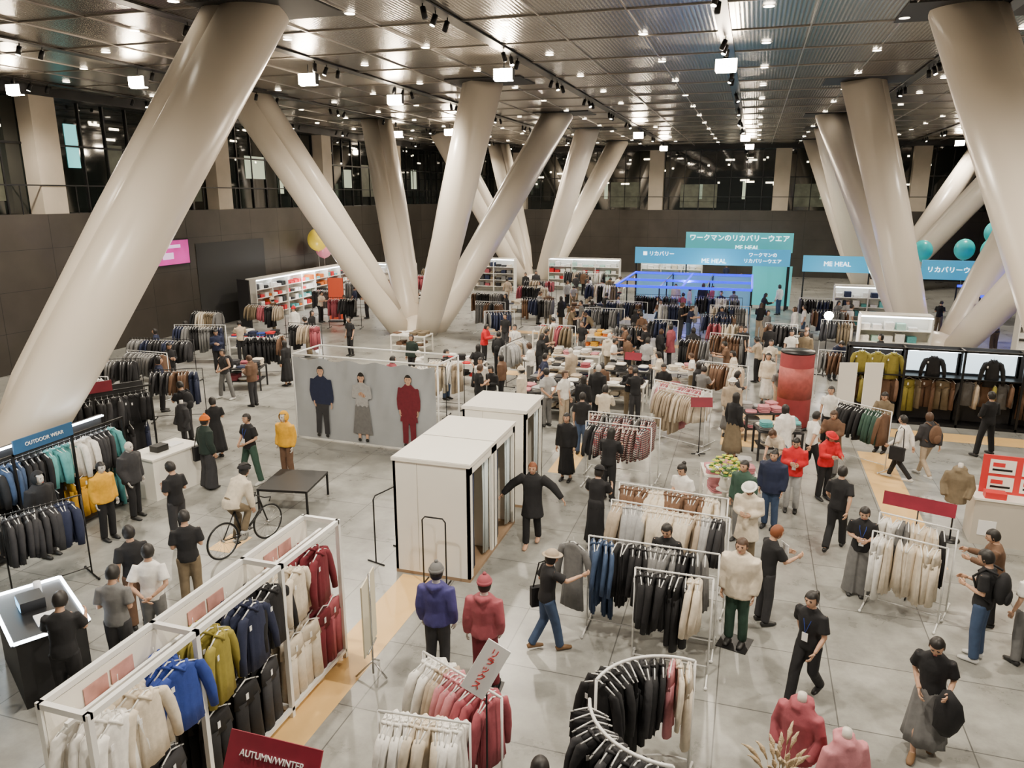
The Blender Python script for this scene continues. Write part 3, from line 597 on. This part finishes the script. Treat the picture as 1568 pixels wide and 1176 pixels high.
mb=MB(); mb.tube([(0,0,.05),(0,0,.1),(0,0,2.15),(0,0,2.2)],[.44,.46,.46,.44],32,0); mb.tube([(0,0,0),(0,0,.06)],[.5,.5],32,1); mb.tube([(0,0,2.2),(0,0,2.24)],[.47,.46],32,1); mb.tube([(0,0,.9),(0,0,1.8)],.466,32,2); OCC.append((1.5,22.3,.9))
mb.obj('red_display_pillar',[M('red_gauze',(.3,.04,.045),.6,noise=.3,bs=4),BM,M('red_gauze_print',(.38,.08,.07),.6,noise=.5,bs=7)],(1.5,22.3,0))
e=empty('reception_counter',(5.55,15.6,0),-4); mb=MB(); mb.box((-1.1,-.35,0),(.75,.35,.9),0); mb.box((-1.13,-.38,.9),(.78,.38,.94),1); mb.box((-.15,-.36,.1),(.65,-.352,.75),2); mb.box((-1.0,-.36,.2),(-.7,-.352,.5),3)
mb.box((-1.0,.02,.94),(.75,.05,1.7),4)
for i in range(3):
    for j in range(2): mb.box((-.88+i*.54,.005,1.0+j*.34),(-.45+i*.54,.015,1.28+j*.34),1); mb.box((-.83+i*.54,0,1.06+j*.34),(-.5+i*.54,.006,1.1+j*.34),5); mb.box((-.83+i*.54,0,1.14+j*.34),(-.63+i*.54,.006,1.22+j*.34),4)
mb.box((-.95,-.34,.94),(-.6,-.12,1.06),4); mb.box((.2,-.3,.94),(.5,-.1,1.0),1)
mb.obj('counter',[M('counter_wood',(.5,.46,.4),.5,noise=.05,bs=3),WP,M('poster_yellow',(.6,.45,.03),.5),CARD,REDT,BM],parent=e)
mb=MB(); mb.tube([(0,0,.02),(0,0,1.55)],.015,8); mb.tube([(-.22,-.1,.02),(0,0,.22),(.22,-.1,.02)],.014,6); mb.tube([(0,.3,.02),(0,0,.25)],.014,6); mb.box((-.03,-.3,.45),(-.01,.3,1.5),1); mb.tube([(0,-.2,.45),(0,.2,.45)],.014,6)
mb.obj('poster_easel',[CH,M('poster_cream',(.65,.6,.45),.5)],(-4.6,8.2,0),12)
mb=MB(); mb.box((-.55,-.6,.5),(.55,.6,.55))
for sx in(-1,1):
    for sy in(-1,1): mb.box((sx*.53-.02,sy*.58-.02,0),(sx*.53+.02,sy*.58+.02,.5))
mb.obj('black_bench',[BM],(-9.05,13.1,0),10)
# bicycle
e=empty('bicycle',(-8.72,11.0,0),-14)
mb=MB()
for y in(-.52,.52):
    mb.tube([(0,y+.335*math.cos(a),.345+.335*math.sin(a)) for a in np.linspace(0,2*pi,33)],.018,8,0)
    mb.tube([(0,y+.31*math.cos(a),.345+.31*math.sin(a)) for a in np.linspace(0,2*pi,33)],.01,6,1)
    for k in range(16): a=2*pi*k/16; mb.tube([((-1)**k*.02,y,.345),(0,y+.31*math.cos(a),.345+.31*math.sin(a))],.002,4,1)
    mb.tube([(-.04,y,.345),(.04,y,.345)],.022,8,1)
BB=(0,-.08,.29); ST=(0,-.22,.82); HT=(0,.36,.86); HB=(0,.42,.66)
for a,b,r_ in [(BB,ST,.019),(ST,(0,.36,.8),.018),(BB,HB,.023),(HT,HB,.022),(HB,(0,.52,.345),.015),(BB,(0,-.52,.345),.013),(ST,(0,-.52,.345),.012),(ST,(0,-.25,.93),.014),(HT,(0,.34,.92),.014)]: mb.tube([a,b],r_,8,0)
mb.tube([(-.21,.42,.84),(-.21,.46,.92),(-.18,.34,.94),(0,.33,.94),(.18,.34,.94),(.21,.46,.92),(.21,.42,.84)],.013,8,0)
mb.tube([(0,-.38,.95),(0,-.28,.96),(0,-.12,.955)],[(.06,.025),(.06,.025),(.02,.02)],10,0,side=(1,0,0))
mb.tube([(.05,-.08,.29),(.06,-.08,.29)],.09,16,1); mb.tube([(.07,-.08,.29),(.08,-.0,.43)],.01,6,1); mb.tube([(-.07,-.08,.29),(-.08,-.12,.13)],.01,6,1); mb.box((.07,-.04,.42),(.16,.04,.44),0); mb.box((-.16,-.16,.11),(-.07,-.08,.13),0)
mb.tube([(.05,-.08,.2),(.04,-.52,.31)],.004,4,0); mb.tube([(.05,-.08,.38),(.04,-.52,.38)],.004,4,0)
mb.obj('frame_and_wheels',[BM,CH],parent=e)
a=math.radians(-14)
person(-8.72+math.sin(-a)*-.27,11.0-.27,-14,'bike','jacket','pants','helmet','cream','khaki',hc=F('black'),name='cyclist_mannequin',z=.1,h=1.66,shoe=SHW)
# ------------------------------------------------------------------ left stalls
def stall(x,y,L,cols,rz,kinds=('jacket','puffer'),led=True,sign=None,h=1.95,tag=None,step=.13):
    e=empty('shop_stall',(x,y,0),rz); mb=MB(); c_,s_=math.cos(math.radians(rz))*L/2,math.sin(math.radians(rz))*L/2; occ_line((x-c_,y-s_),(x+c_,y+s_),.6)
    mb.box((-L/2,.28,0),(L/2,.33,h),0); 
    for s in np.linspace(-L/2,L/2,max(2,int(L/1.2)+1)): mb.box((s-.02,-.3,0),(s+.02,.28,.04),1); mb.box((s-.02,-.3,0),(s+.02,-.26,h),1)
    mb.box((-L/2,-.3,h-.04),(L/2,-.26,h),1); mb.box((-L/2,-.02,h-.2),(L/2,.0,h-.18),1); mb.box((-L/2,-.28,.08),(L/2,.28,.12),1)
    if led: mb.box((-L/2,.2,h-.03),(L/2,.26,h),2)
    if sign: mb.box((-L/6,-.34,h),(L/6,-.31,h+.26),3)
    mb.obj('stall_frame',[WP if led==1 else BP,BM,LED,sign or BP],parent=e)
    if tag: wall_text(tag,.1,(0,-.35,h+.13),(pi/2,0,0),WHS,e)
    n=int(L/step)
    for i in range(n):
        if i%4==0: c=random.choice(cols);k=random.choice(kinds)
        hang(e,k,c,(-L/2+.12+i*step,-.0,h-.19),random.choice((180,80,95,70)))
        if i%3==0: hang(e,'pants',random.choice(cols),(-L/2+.12+i*step,-.12,1.05),random.choice((180,80,95,70)))
    return e
CYS=M('sign_blue',(.02,.09,.2),.5,em=.12,noise=.3,bs=4)
stall(-12.75,10.2,3.8,['black','white','char','black','denim','char','black','teal','yellow'],90,sign=CYS,tag='OUTDOOR WEAR',led=2); stall(-13.2,8.0,2.5,['teal','mint','black'],90,sign=CYS)
stall(-14.9,13.6,2.6,['char','black','green','navy'],60,led=False,sign=REDS)
rack((-11.2,8.2),(-10.7,9.3),1.5,['black','char','black','navy'],('jacket','puffer'),metal=BM)
mb=MB(); mb.box((-.4,-.65,0),(.4,.65,.92)); mb.box((-.43,-.68,.92),(.43,.68,.96)); mb.box((-.1,-.3,.96),(.15,.0,1.1),1); mb.box((-.2,.1,.96),(.1,.45,.99),2); mb.obj('white_counter',[WP,BM,CARD],(-12.3,13.0,0),-8)
e=empty('led_demo_counter',(-9.0,6.9,0),-30); mb=MB(); mb.box((-.75,-.4,0),(.75,.4,.95),0); mb.box((-.8,-.45,.95),(.8,.45,.97),1)
for a_,b_ in [((-.78,-.44),(.78,-.44)),((.79,-.43),(.79,.43)),((-.78,.44),(.78,.44)),((-.79,-.43),(-.79,.43))]: mb.tube([(*a_,.985),(*b_,.985)],.024,6,2)
mb.box((-.35,-.2,.97),(.0,.1,1.12),1); mb.box((-.33,-.205,.99),(-.02,-.2,1.1),4); mb.box((.2,-.1,.97),(.5,.2,1.0),3); mb.tube([(-.5,.1,.97),(-.5,.1,1.15)],.05,12,3)
mb.obj('counter',[BP,BM,LED,CARD,M('screen_blue',(.2,.5,.8),.5,em=3)],parent=e)
def shelving(x,y,L,rz,h=2.2,cols=MX,emis=True,name='lit_shelving'):
    c_,s_=math.cos(math.radians(rz))*L/2,math.sin(math.radians(rz))*L/2; occ_line((x-c_,y-s_),(x+c_,y+s_),.65)
    mats=[WP,LED]+[F(c) for c in cols]; mb=MB(); mb.box((-L/2,.3,0),(L/2,.34,h),0)
    for s in np.linspace(-L/2,L/2,int(L/1.3)+1): mb.box((s-.025,-.3,0),(s+.025,.3,h),0)
    for z in(.3,.75,1.2,1.65): mb.box((-L/2,-.28,z),(L/2,.28,z+.03),0)
    mb.box((-L/2,-.3,h),(L/2,.34,h+.06),0)
    if emis: mb.box((-L/2,-.3,h-.05),(L/2,-.24,h-.01),1)
    for z in(.33,.78,1.23,1.68):
        n=int(L/.4)
        for i in range(n):
            m=random.randrange(2,len(mats)); q=random.uniform(.1,.3); xx=-L/2+.2+i*.4; mb.box((xx-.15,-.22,z),(xx+.15,.15,z+q),m)
    mb.obj(name,mats,(x,y,0),rz)
shelving(-24.8,38.5,10,90,cols=['red','white','orange','white','teal','black','char']); shelving(-22.5,44.5,4,0,cols=['white','lgrey','cream']); shelving(-11,52,5,0,cols=['white','mint','red']); shelving(-5,52,4,0,cols=['white','cream']); shelving(-17,50.2,3,0); shelving(-25.,14,6,90,cols=DK,emis=False,name='shelving')
shelving(5.3,30.5,2.4,0,cols=['white','mint','teal']); shelving(5.6,40,3,0,cols=['white','teal','navy']); shelving(12.5,33,5,0,cols=['white','grey','navy'])
mb=MB(); mb.box((0,-.5,0),(.06,.5,2.4)); mb.obj('partition_panel',[BP],(-24.2,32,0),70)
mb=MB(); mb.box((-.4,-.01,.1),(.4,.01,2.3),0); mb.box((-.45,-.2,0),(.45,.2,.04),1); mb.tube([(-.41,0,.04),(-.41,0,2.35)],.015,6,1); mb.tube([(.41,0,.04),(.41,0,2.35)],.015,6,1); mb.obj('orange_banner_stand',[M('banner_orange',(.75,.1,.04),.6,em=.15),BM],(-20.7,35,0),15)
def balloon(x,y,z,r,c,name='balloon'):
    mb=MB(); mb.ell((0,0,z),(r,r,r*1.12),0,20,14); mb.tube([(0,0,z-r*1.2),(0,0,z-r*1.1)],[.05,.02],8); mb.tube([(0,0,z-r*1.2),(.05,0,z*.5),(0,0,0)],.006,4,1); mb.obj(name,[c,WM],(x,y,0))
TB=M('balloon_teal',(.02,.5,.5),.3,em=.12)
for x,y,z,r in [(8.9,46,3.6,.5),(10.9,46,3.7,.5),(12.3,46.2,4.6,.55),(12.1,45.4,3.7,.6),(13.6,46,4.3,.55)]: balloon(x,y,z,r,TB)
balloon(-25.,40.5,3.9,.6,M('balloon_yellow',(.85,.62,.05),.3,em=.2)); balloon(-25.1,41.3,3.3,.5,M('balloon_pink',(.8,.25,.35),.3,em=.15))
# ------------------------------------------------------------------ far signs & blue LED pavilion
SG=M('sign_teal',(.08,.45,.45),.5,em=.5,ec=(.1,.58,.55)); SG2=M('sign_cyan',(.04,.3,.5),.5,em=.7,ec=(.05,.38,.6)); WT=M('letter_white',(1,1,1),.5,em=2.4,ec=(1,1,1))
def bigsign(x0,x1,y,z0,z1,mat,lines,name='overhead_sign'):
    occ_line((x0,y),(x1,y),.5)
    e=empty(name,((x0+x1)/2,y,0)); w=(x1-x0)/2; mb=MB(); mb.box((-w,0,z0),(w,.12,z1),0)
    for s in(-w+.1,w-.1): mb.box((s-.04,.03,0),(s+.04,.1,z0),1)
    mb.obj('panel',[mat,BM],parent=e)
    for t,sz,dx,dz in lines: wall_text(t,sz,(dx,-.02,(z0+z1)/2+dz),(pi/2,0,0),WT,e)
bigsign(-3.7,2.3,46.3,3.3,4.4,SG,[('ワークマンのリカバリーウエア',.4,0,.22),('ME HEAL',.34,.5,-.3)])
bigsign(-6.6,2.2,45.8,2.55,3.5,SG2,[('ME HEAL',.36,.2,-.25),('ワークマンの',.26,2.9,.15),('リカバリーウエア',.26,2.9,-.2),('■ リカバリー',.3,-3,.1)])
bigsign(2.9,6.5,46,2.3,3.2,SG2,[('ME HEAL',.36,0,0)]); bigsign(8.7,11.9,44.6,2.2,3.2,SG2,[('リカバリーウエア',.34,0,0)])
bigsign(.2,2.4,46.6,.2,2.5,SG,[],'teal_partition')
e=empty('blue_led_pavilion',(-3,40.5,0)); mb=MB()
for x in(-3.2,-1.1,1.1,3.2):
    for y in(-3.4,0,3.4): mb.box((x-.03,y-.03,0),(x+.03,y+.03,2.2),0)
    mb.box((x-.03,-3.4,2.15),(x+.03,3.4,2.2),0)
for x in(-3.2,0,3.2): mb.box((x-.05,-3.4,2.2),(x+.05,3.4,2.25),1)
for y in(-3.4,-.4,3.4): mb.box((-3.2,y-.03,2.15),(3.2,y+.03,2.2),0); mb.box((-3.2,y-.08,2.12),(3.2,y-.03,2.24),1)
mb.box((-3.2,3.5,0),(3.2,3.55,2.1),2)
mb.obj('pavilion_frame',[BM,LEDB,M('cool_backwall',(.2,.5,.6),.6,em=.25)],parent=e)
e=empty('blue_led_pavilion',(12.5,38.5,0)); mb=MB()
for x in(-3,0,3):
    for y in(-2,2): mb.box((x-.03,y-.03,0),(x+.03,y+.03,2.3),0)
for y in(-2,0,2): mb.box((-3,y-.03,2.3),(3,y+.03,2.35),0); mb.box((-3,y-.08,2.27),(3,y-.03,2.38),1)
mb.obj('pavilion_frame',[BM,LEDB],parent=e)
for x,y,c,en in [(-3,40,(.08,.12,1),320),(12.5,38,(.08,.12,1),260),(-2,44.7,(.6,.95,1),160),(4.5,44,(.6,.95,1),120),(-24,38,(1,1,1),170),(3.3,31.2,(.9,.95,1),80),(-12,8.6,(.8,.95,1),50),(-9.2,6.9,(.8,.9,1),18)]:
    l=bpy.data.lights.new('stall_light','POINT'); l.energy=en; l.color=c; l.shadow_soft_size=.1; o=bpy.data.objects.new('stall_lamp',l); S.collection.objects.link(o); o.location=(x,y,2.05)
mb=MB(); mb.tube([(0,0,0),(0,0,2.2)],.02,8); mb.tube([(-.3,0,.02),(.3,0,.02)],.02,6); mb.tube([(0,-.3,.02),(0,.3,.02)],.02,6); mb.ell((0,-.05,2.25),(.16,.1,.16),1,12,8); mb.obj('studio_lamp',[BM,FL],(2.9,29.4,0))
# ------------------------------------------------------------------ busts and pampas
def bust(x,y,rz,col,h=1.42):
    e=empty('dress_form',(x,y,0),rz); tb=MB(); k=h-1.42
    tb.tube([(0,0,z+k) for z in(.72,.85,1.0,1.2,1.3,1.36,1.42)],[(.19,.15),(.18,.14),(.165,.13),(.19,.14),(.18,.11),(.12,.09),(.07,.07)],16,side=(1,0,0))
    for s in(-1,1): tb.tube([(s*.17,0,1.3+k),(s*.24,.0,1.05+k),(s*.2,.12,.85+k)],[.075,.07,.055],10)
    tb.tube([(-.1,-.02,1.38+k),(-.05,-.1,1.4+k),(.05,-.1,1.4+k),(.1,-.02,1.38+k),(.03,.08,1.36+k),(-.03,.08,1.36+k)],.04,8)
    vs,fs=remesh(tb,.02,2); mb=MB(); mb.add(vs,fs,0); mb.tube([(0,0,1.38+k),(0,0,1.5+k)],[.05,.045],12,1); mb.tube([(0,0,.02),(0,0,.8+k)],.016,8,2); mb.tube([(0,0,0),(0,0,.02)],.18,20,2)
    mb.obj('form',[F(col),MANQ,BM],parent=e)
bust(.85,7.35,150,'rose'); bust(1.25,7.0,-150,'pink',1.35); bust(4.1,15.35,160,'khaki',1.5); bust(-13.4,14.9,160,'char')
e=empty('pampas_grass_vase',(.65,6.75,0)); mb=MB(); mb.tube([(0,0,0),(0,0,.25),(0,0,.5)],[.1,.14,.07],16,0)
for k in range(22):
    a=k*2.4; rr=.05+.028*(k%6); zt=1.0+.06*(k%4); mb.tube([(0,0,.4),(rr*.5*math.cos(a),rr*.5*math.sin(a),.8),(rr*math.cos(a),rr*math.sin(a),zt)],.003,4,1)
    mb.tube([(rr*math.cos(a)*(1+.2*q),rr*math.sin(a)*(1+.2*q),zt+.06*q-.006*q*q) for q in range(6)],[.006,.016,.022,.018,.01,.002],7,1,wr=lambda i,a:.3*math.sin(5*a+i*3))
mb.obj('vase_and_plumes',[WP,M('pampas',(.5,.38,.24),.9,bump=.8,bs=60)],parent=e)
# ------------------------------------------------------------------ people placement (x,y,facing)
p=person
p(2.4,8.8,160,'carry','tee','skirt','short','black','grey',acc='coat_on_arm',shoe=SHBr,h=1.62,name='woman')
p(1.1,9.4,150,'walk','tee','pants','pony','black','black',acc='lanyard',h=1.63)
p(-2.45,9.5,-55,'reach','tee','pants','cap','black','denim',hc=F('beige'),shoe=SHBr,acc='tote',h=1.6,name='woman')
p(-3.7,8.4,5,'stand','hoodie','pants','beanie','purple','char',hc=F('grey'),skin=MANQ,name='mannequin',h=1.72,shoe=SHBr,acc='base')
p(-3.0,8.35,3,'stand2','hoodie','pants','beanie','rose','maroon',hc=F('rose'),skin=MANQ,name='mannequin',h=1.68,acc='base')
p(-3.6,12.8,-175,'out','coat','pants','short','black','black',hc=HAIRO,name='woman',shoe=SKIN)
p(2.1,12.6,170,'phone','tee','widep','bob','black','grey',h=1.6,acc='lanyard')
p(.2,10.5,165,'stand','puff','pants','short','cream','green',hc=HAIRBR,h=1.72,name='mannequin',acc='base')
p(3.5,11.1,60,'phone','tee','pants','short','black','denim',shoe=SHW,h=1.72,acc='backpack')
p(3.95,12.2,80,'browse','long','pants','short','brown','black',h=1.6)
p(4.1,11.2,30,'stand','tee','pants','short','white','grey',h=1.6)
p(1.9,14.2,-20,'walk','tee','pants','short','black','black',h=1.68)
p(1.2,15.9,175,'phone','jacket','pants','short','red','lgrey',h=1.66,acc='lanyard')
p(1.9,16.8,-150,'browse','jacket','pants','cap','red','black',hc=F('red'),h=1.6)
p(3.7,18.5,60,'walk','long','slim','short','white','black',h=1.6,acc='tote',shoe=SHW)
p(4.3,18.9,30,'walk','jacket','slim','bob','char','beige',h=1.6,acc='backpackb',hc=HAIRBR,shoe=SHW)
p(6.1,21.1,30,'wide','long','pants','short','black','black',h=1.7)
p(1.7,18.1,-60,'walk','tee','pants','short','white','black',h=1.64)
p(-2.4,12.9,-10,'browse','tee','dress','cap','black','black',hc=F('black'),h=1.66,name='woman')
p(-3.75,16.2,175,'stand','long','dress','bob','black','black',h=1.66)
p(-10,14.3,175,'stand','hoodie','pants','hood','yellow','brown',h=1.66,skin=MANQ,name='mannequin',shoe=SHBr)
p(-10.7,13.9,165,'wide','tee','pants','short','black','green',h=1.68,acc='lanyard',shoe=SHW)
p(-11.4,13.3,-20,'stand','jacket','widep','beanie','dgreen','char',hc=F('orange'),h=1.72,name='man',acc='tote')
p(-10,10.7,80,'phone','tee','pants','short','black','char',h=1.7)
p(-7.9,7.8,25,'back','tee','pants','short','white','grey',h=1.68)
p(-7.85,7.1,20,'phone','tee','pants','short','grey','char',h=1.7)
p(-7.9,6.3,30,'browse','tee','pants','short','black','black',h=1.7)
p(-8.6,8.2,60,'stand','tee','pants','short','black','brown',h=1.7)
p(-8.2,8.9,40,'phone','tee','pants','short','black','khaki',h=1.7)
p(-9.3,6.1,-10,'phone','tee','pants','short','black','khaki',h=1.72)
p(-14.2,15.9,70,'browse','tee','pants','short','black','char',h=1.7,acc='backpack')
p(-12.6,15.1,60,'phone','tee','skirt','bob','black','black',h=1.6)
p(-16.1,20,170,'wide','vest','pants','short','char','grey',h=1.68,acc='backpack',shoe=SHW)
p(-14.7,19.5,90,'phone','jacket','pants','short','brown','char',h=1.66,hc=HAIRBR,name='woman')
p(-15.2,22.1,90,'stand','long','skirt','long','black','black',h=1.62)
p(-18,28.3,-90,'stand','long','dress','long','black','black'); p(-15.6,27.3,160,'stand','tee','slim','bob','black','black'); p(-19.4,29.1,180,'stand','jacket','skirt','beanie','white','white',hc=F('red'),name='woman')
p(-11.4,24.3,170,'stand','long','pants','bob','dgreen','black'); p(-8.5,23.3,-10,'back','tee','skirt','long','black','black'); p(-8.6,25.8,5,'stand','long','pants','short','black','black',acc='backpack'); p(-8.5,27.5,175,'stand','tee','pants','short','white','black',acc='lanyard',shoe=SHW)
p(-.9,13.6,150,'phone','tee','pants','bun','white','char'); p(-2.6,15.3,-10,'browse','long','pants','long','black','black'); p(-3.8,18.1,0,'stand','tee','pants','short','black','denim')
p(-.2,20.9,175,'stand2','coat','skirt','cap','beige','grey',hc=F('white'),name='mannequin',skin=MANQ); p(.8,24.7,170,'stand','long','dress','bob','cream','white'); p(2.2,18.4,150,'browse','coat','pants','bob','brown','grey',hc=HAIRBR)
p(2.3,20.7,160,'stand','tee','pants','short','white','black'); p(.6,11.2,-60,'browse','tee','pants','short','black','char',hc=HAIRO,acc='paper'); p(-.9,10.85,170,'phone','tee','pants','short','black','black'); p(.3,13,165,'phone','coat','pants','cap','cream','khaki',hc=F('white'),name='woman')
p(.75,14.9,160,'stand','puff','pants','bun','navy','denim'); p(.2,14.1,150,'stand','jacket','pants','short','green','grey'); p(-2.9,21.3,20,'browse','tee','pants','short','black','char'); p(-3.4,19,0,'browse','long','skirt','bob','cream','black'); p(-2.2,22.2,170,'phone','tee','pants','short','black','grey')
p(-1.1,22.1,-30,'browse','tee','pants','short','grey','black'); p(-7.1,26.9,-90,'phone','tee','pants','short','black','black'); p(-9.7,27.3,-90,'browse','jacket','pants','bob','red','black'); p(-9.7,30,170,'stand','tee','pants','short','black','char')
p(-13.8,47.,170,'stand','long','pants','short','black','black'); p(-.5,26.4,90,'browse','tee','pants','short','brown','black'); p(2.3,30.6,170,'stand','long','pants','short','black','black'); p(1.7,29.4,175,'stand','tee','pants','bob','white','denim'); p(3.6,20.6,150,'browse','long','pants','short','khaki','black')
p(-1.45,5.45,10,'stand','tee','pants','short','black','black')
p(-11.5,10.5,-100,'stand','jacket','pants','short','yellow','black',name='mannequin',skin=MANQ,h=1.6); p(-12.,9.6,-90,'stand','puff','pants','hood','black','char',name='mannequin',skin=MANQ); p(-11.8,11.5,-90,'stand2','puff','pants','none','char','black',name='mannequin',skin=MANQ)
cfg=[('stand','tee','pants','short'),('phone','tee','pants','short'),('stand','long','skirt','long'),('browse','long','pants','long'),('walk','tee','pants','short'),('stand2','jacket','pants','bob'),('browse','tee','pants','short'),('stand','long','pants','bob'),('back','tee','pants','short'),('phone','long','pants','bob'),('stand2','coat','pants','long'),('bend','tee','pants','short')]
spots=[(-7.8,-4.2,20,31,16),(-4.8,-2.3,21,30,12),(-2,1.2,22,31,12),(-8,-4,31,40,11),(-4,2,32,45,15),(-14,-8,33,48,15),(-23,-17,30,47,10),(-23,-17,17,27,9),(2,6,27,40,9),(6,14,29,42,7),(-13,3,46,58,11),(-1.5,1.5,17,19,3),(-11,-8,20,26,3)]
for x0,x1,y0,y1,n in spots:
    for k in range(n):
        good=False
        for t in range(80):
            x=random.uniform(x0,x1); y=random.uniform(y0,y1)
            if all((x-a)**2+(y-b)**2>r*r for a,b,r in OCC): good=True; break
        if not good: continue
        c=random.choice(cfg); mq=random.random()<.12
        if mq: c=('stand2',random.choice(('coat','puff','hoodie')),'pants','none' if random.random()<.5 else 'beanie')
        p(x,y,random.uniform(0,360),*c,tc=random.choice(['black','black','black','white','char','cream','grey','navy','beige','rose','brown','lgrey','white','khaki']),bc=random.choice(['black','char','black','grey','denim','khaki','beige']),h=random.uniform(1.56,1.74),hc=F('cream') if mq else random.choice([None,None,HAIRBR]),name='mannequin' if mq else None,skin=MANQ if mq else None)
# ------------------------------------------------------------------ world + camera
w=bpy.data.worlds.new('world'); S.world=w; w.use_nodes=True; w.node_tree.nodes['Background'].inputs['Color'].default_value=(.9,.84,.75,1); w.node_tree.nodes['Background'].inputs['Strength'].default_value=.12
cd=bpy.data.cameras.new('camera'); cam=bpy.data.objects.new('camera',cd); S.collection.objects.link(cam)
cd.lens=26.4; cd.sensor_width=36; cam.location=(0,0,6.5); cam.rotation_euler=(math.radians(75.9),0,math.radians(17.4)); S.camera=cam
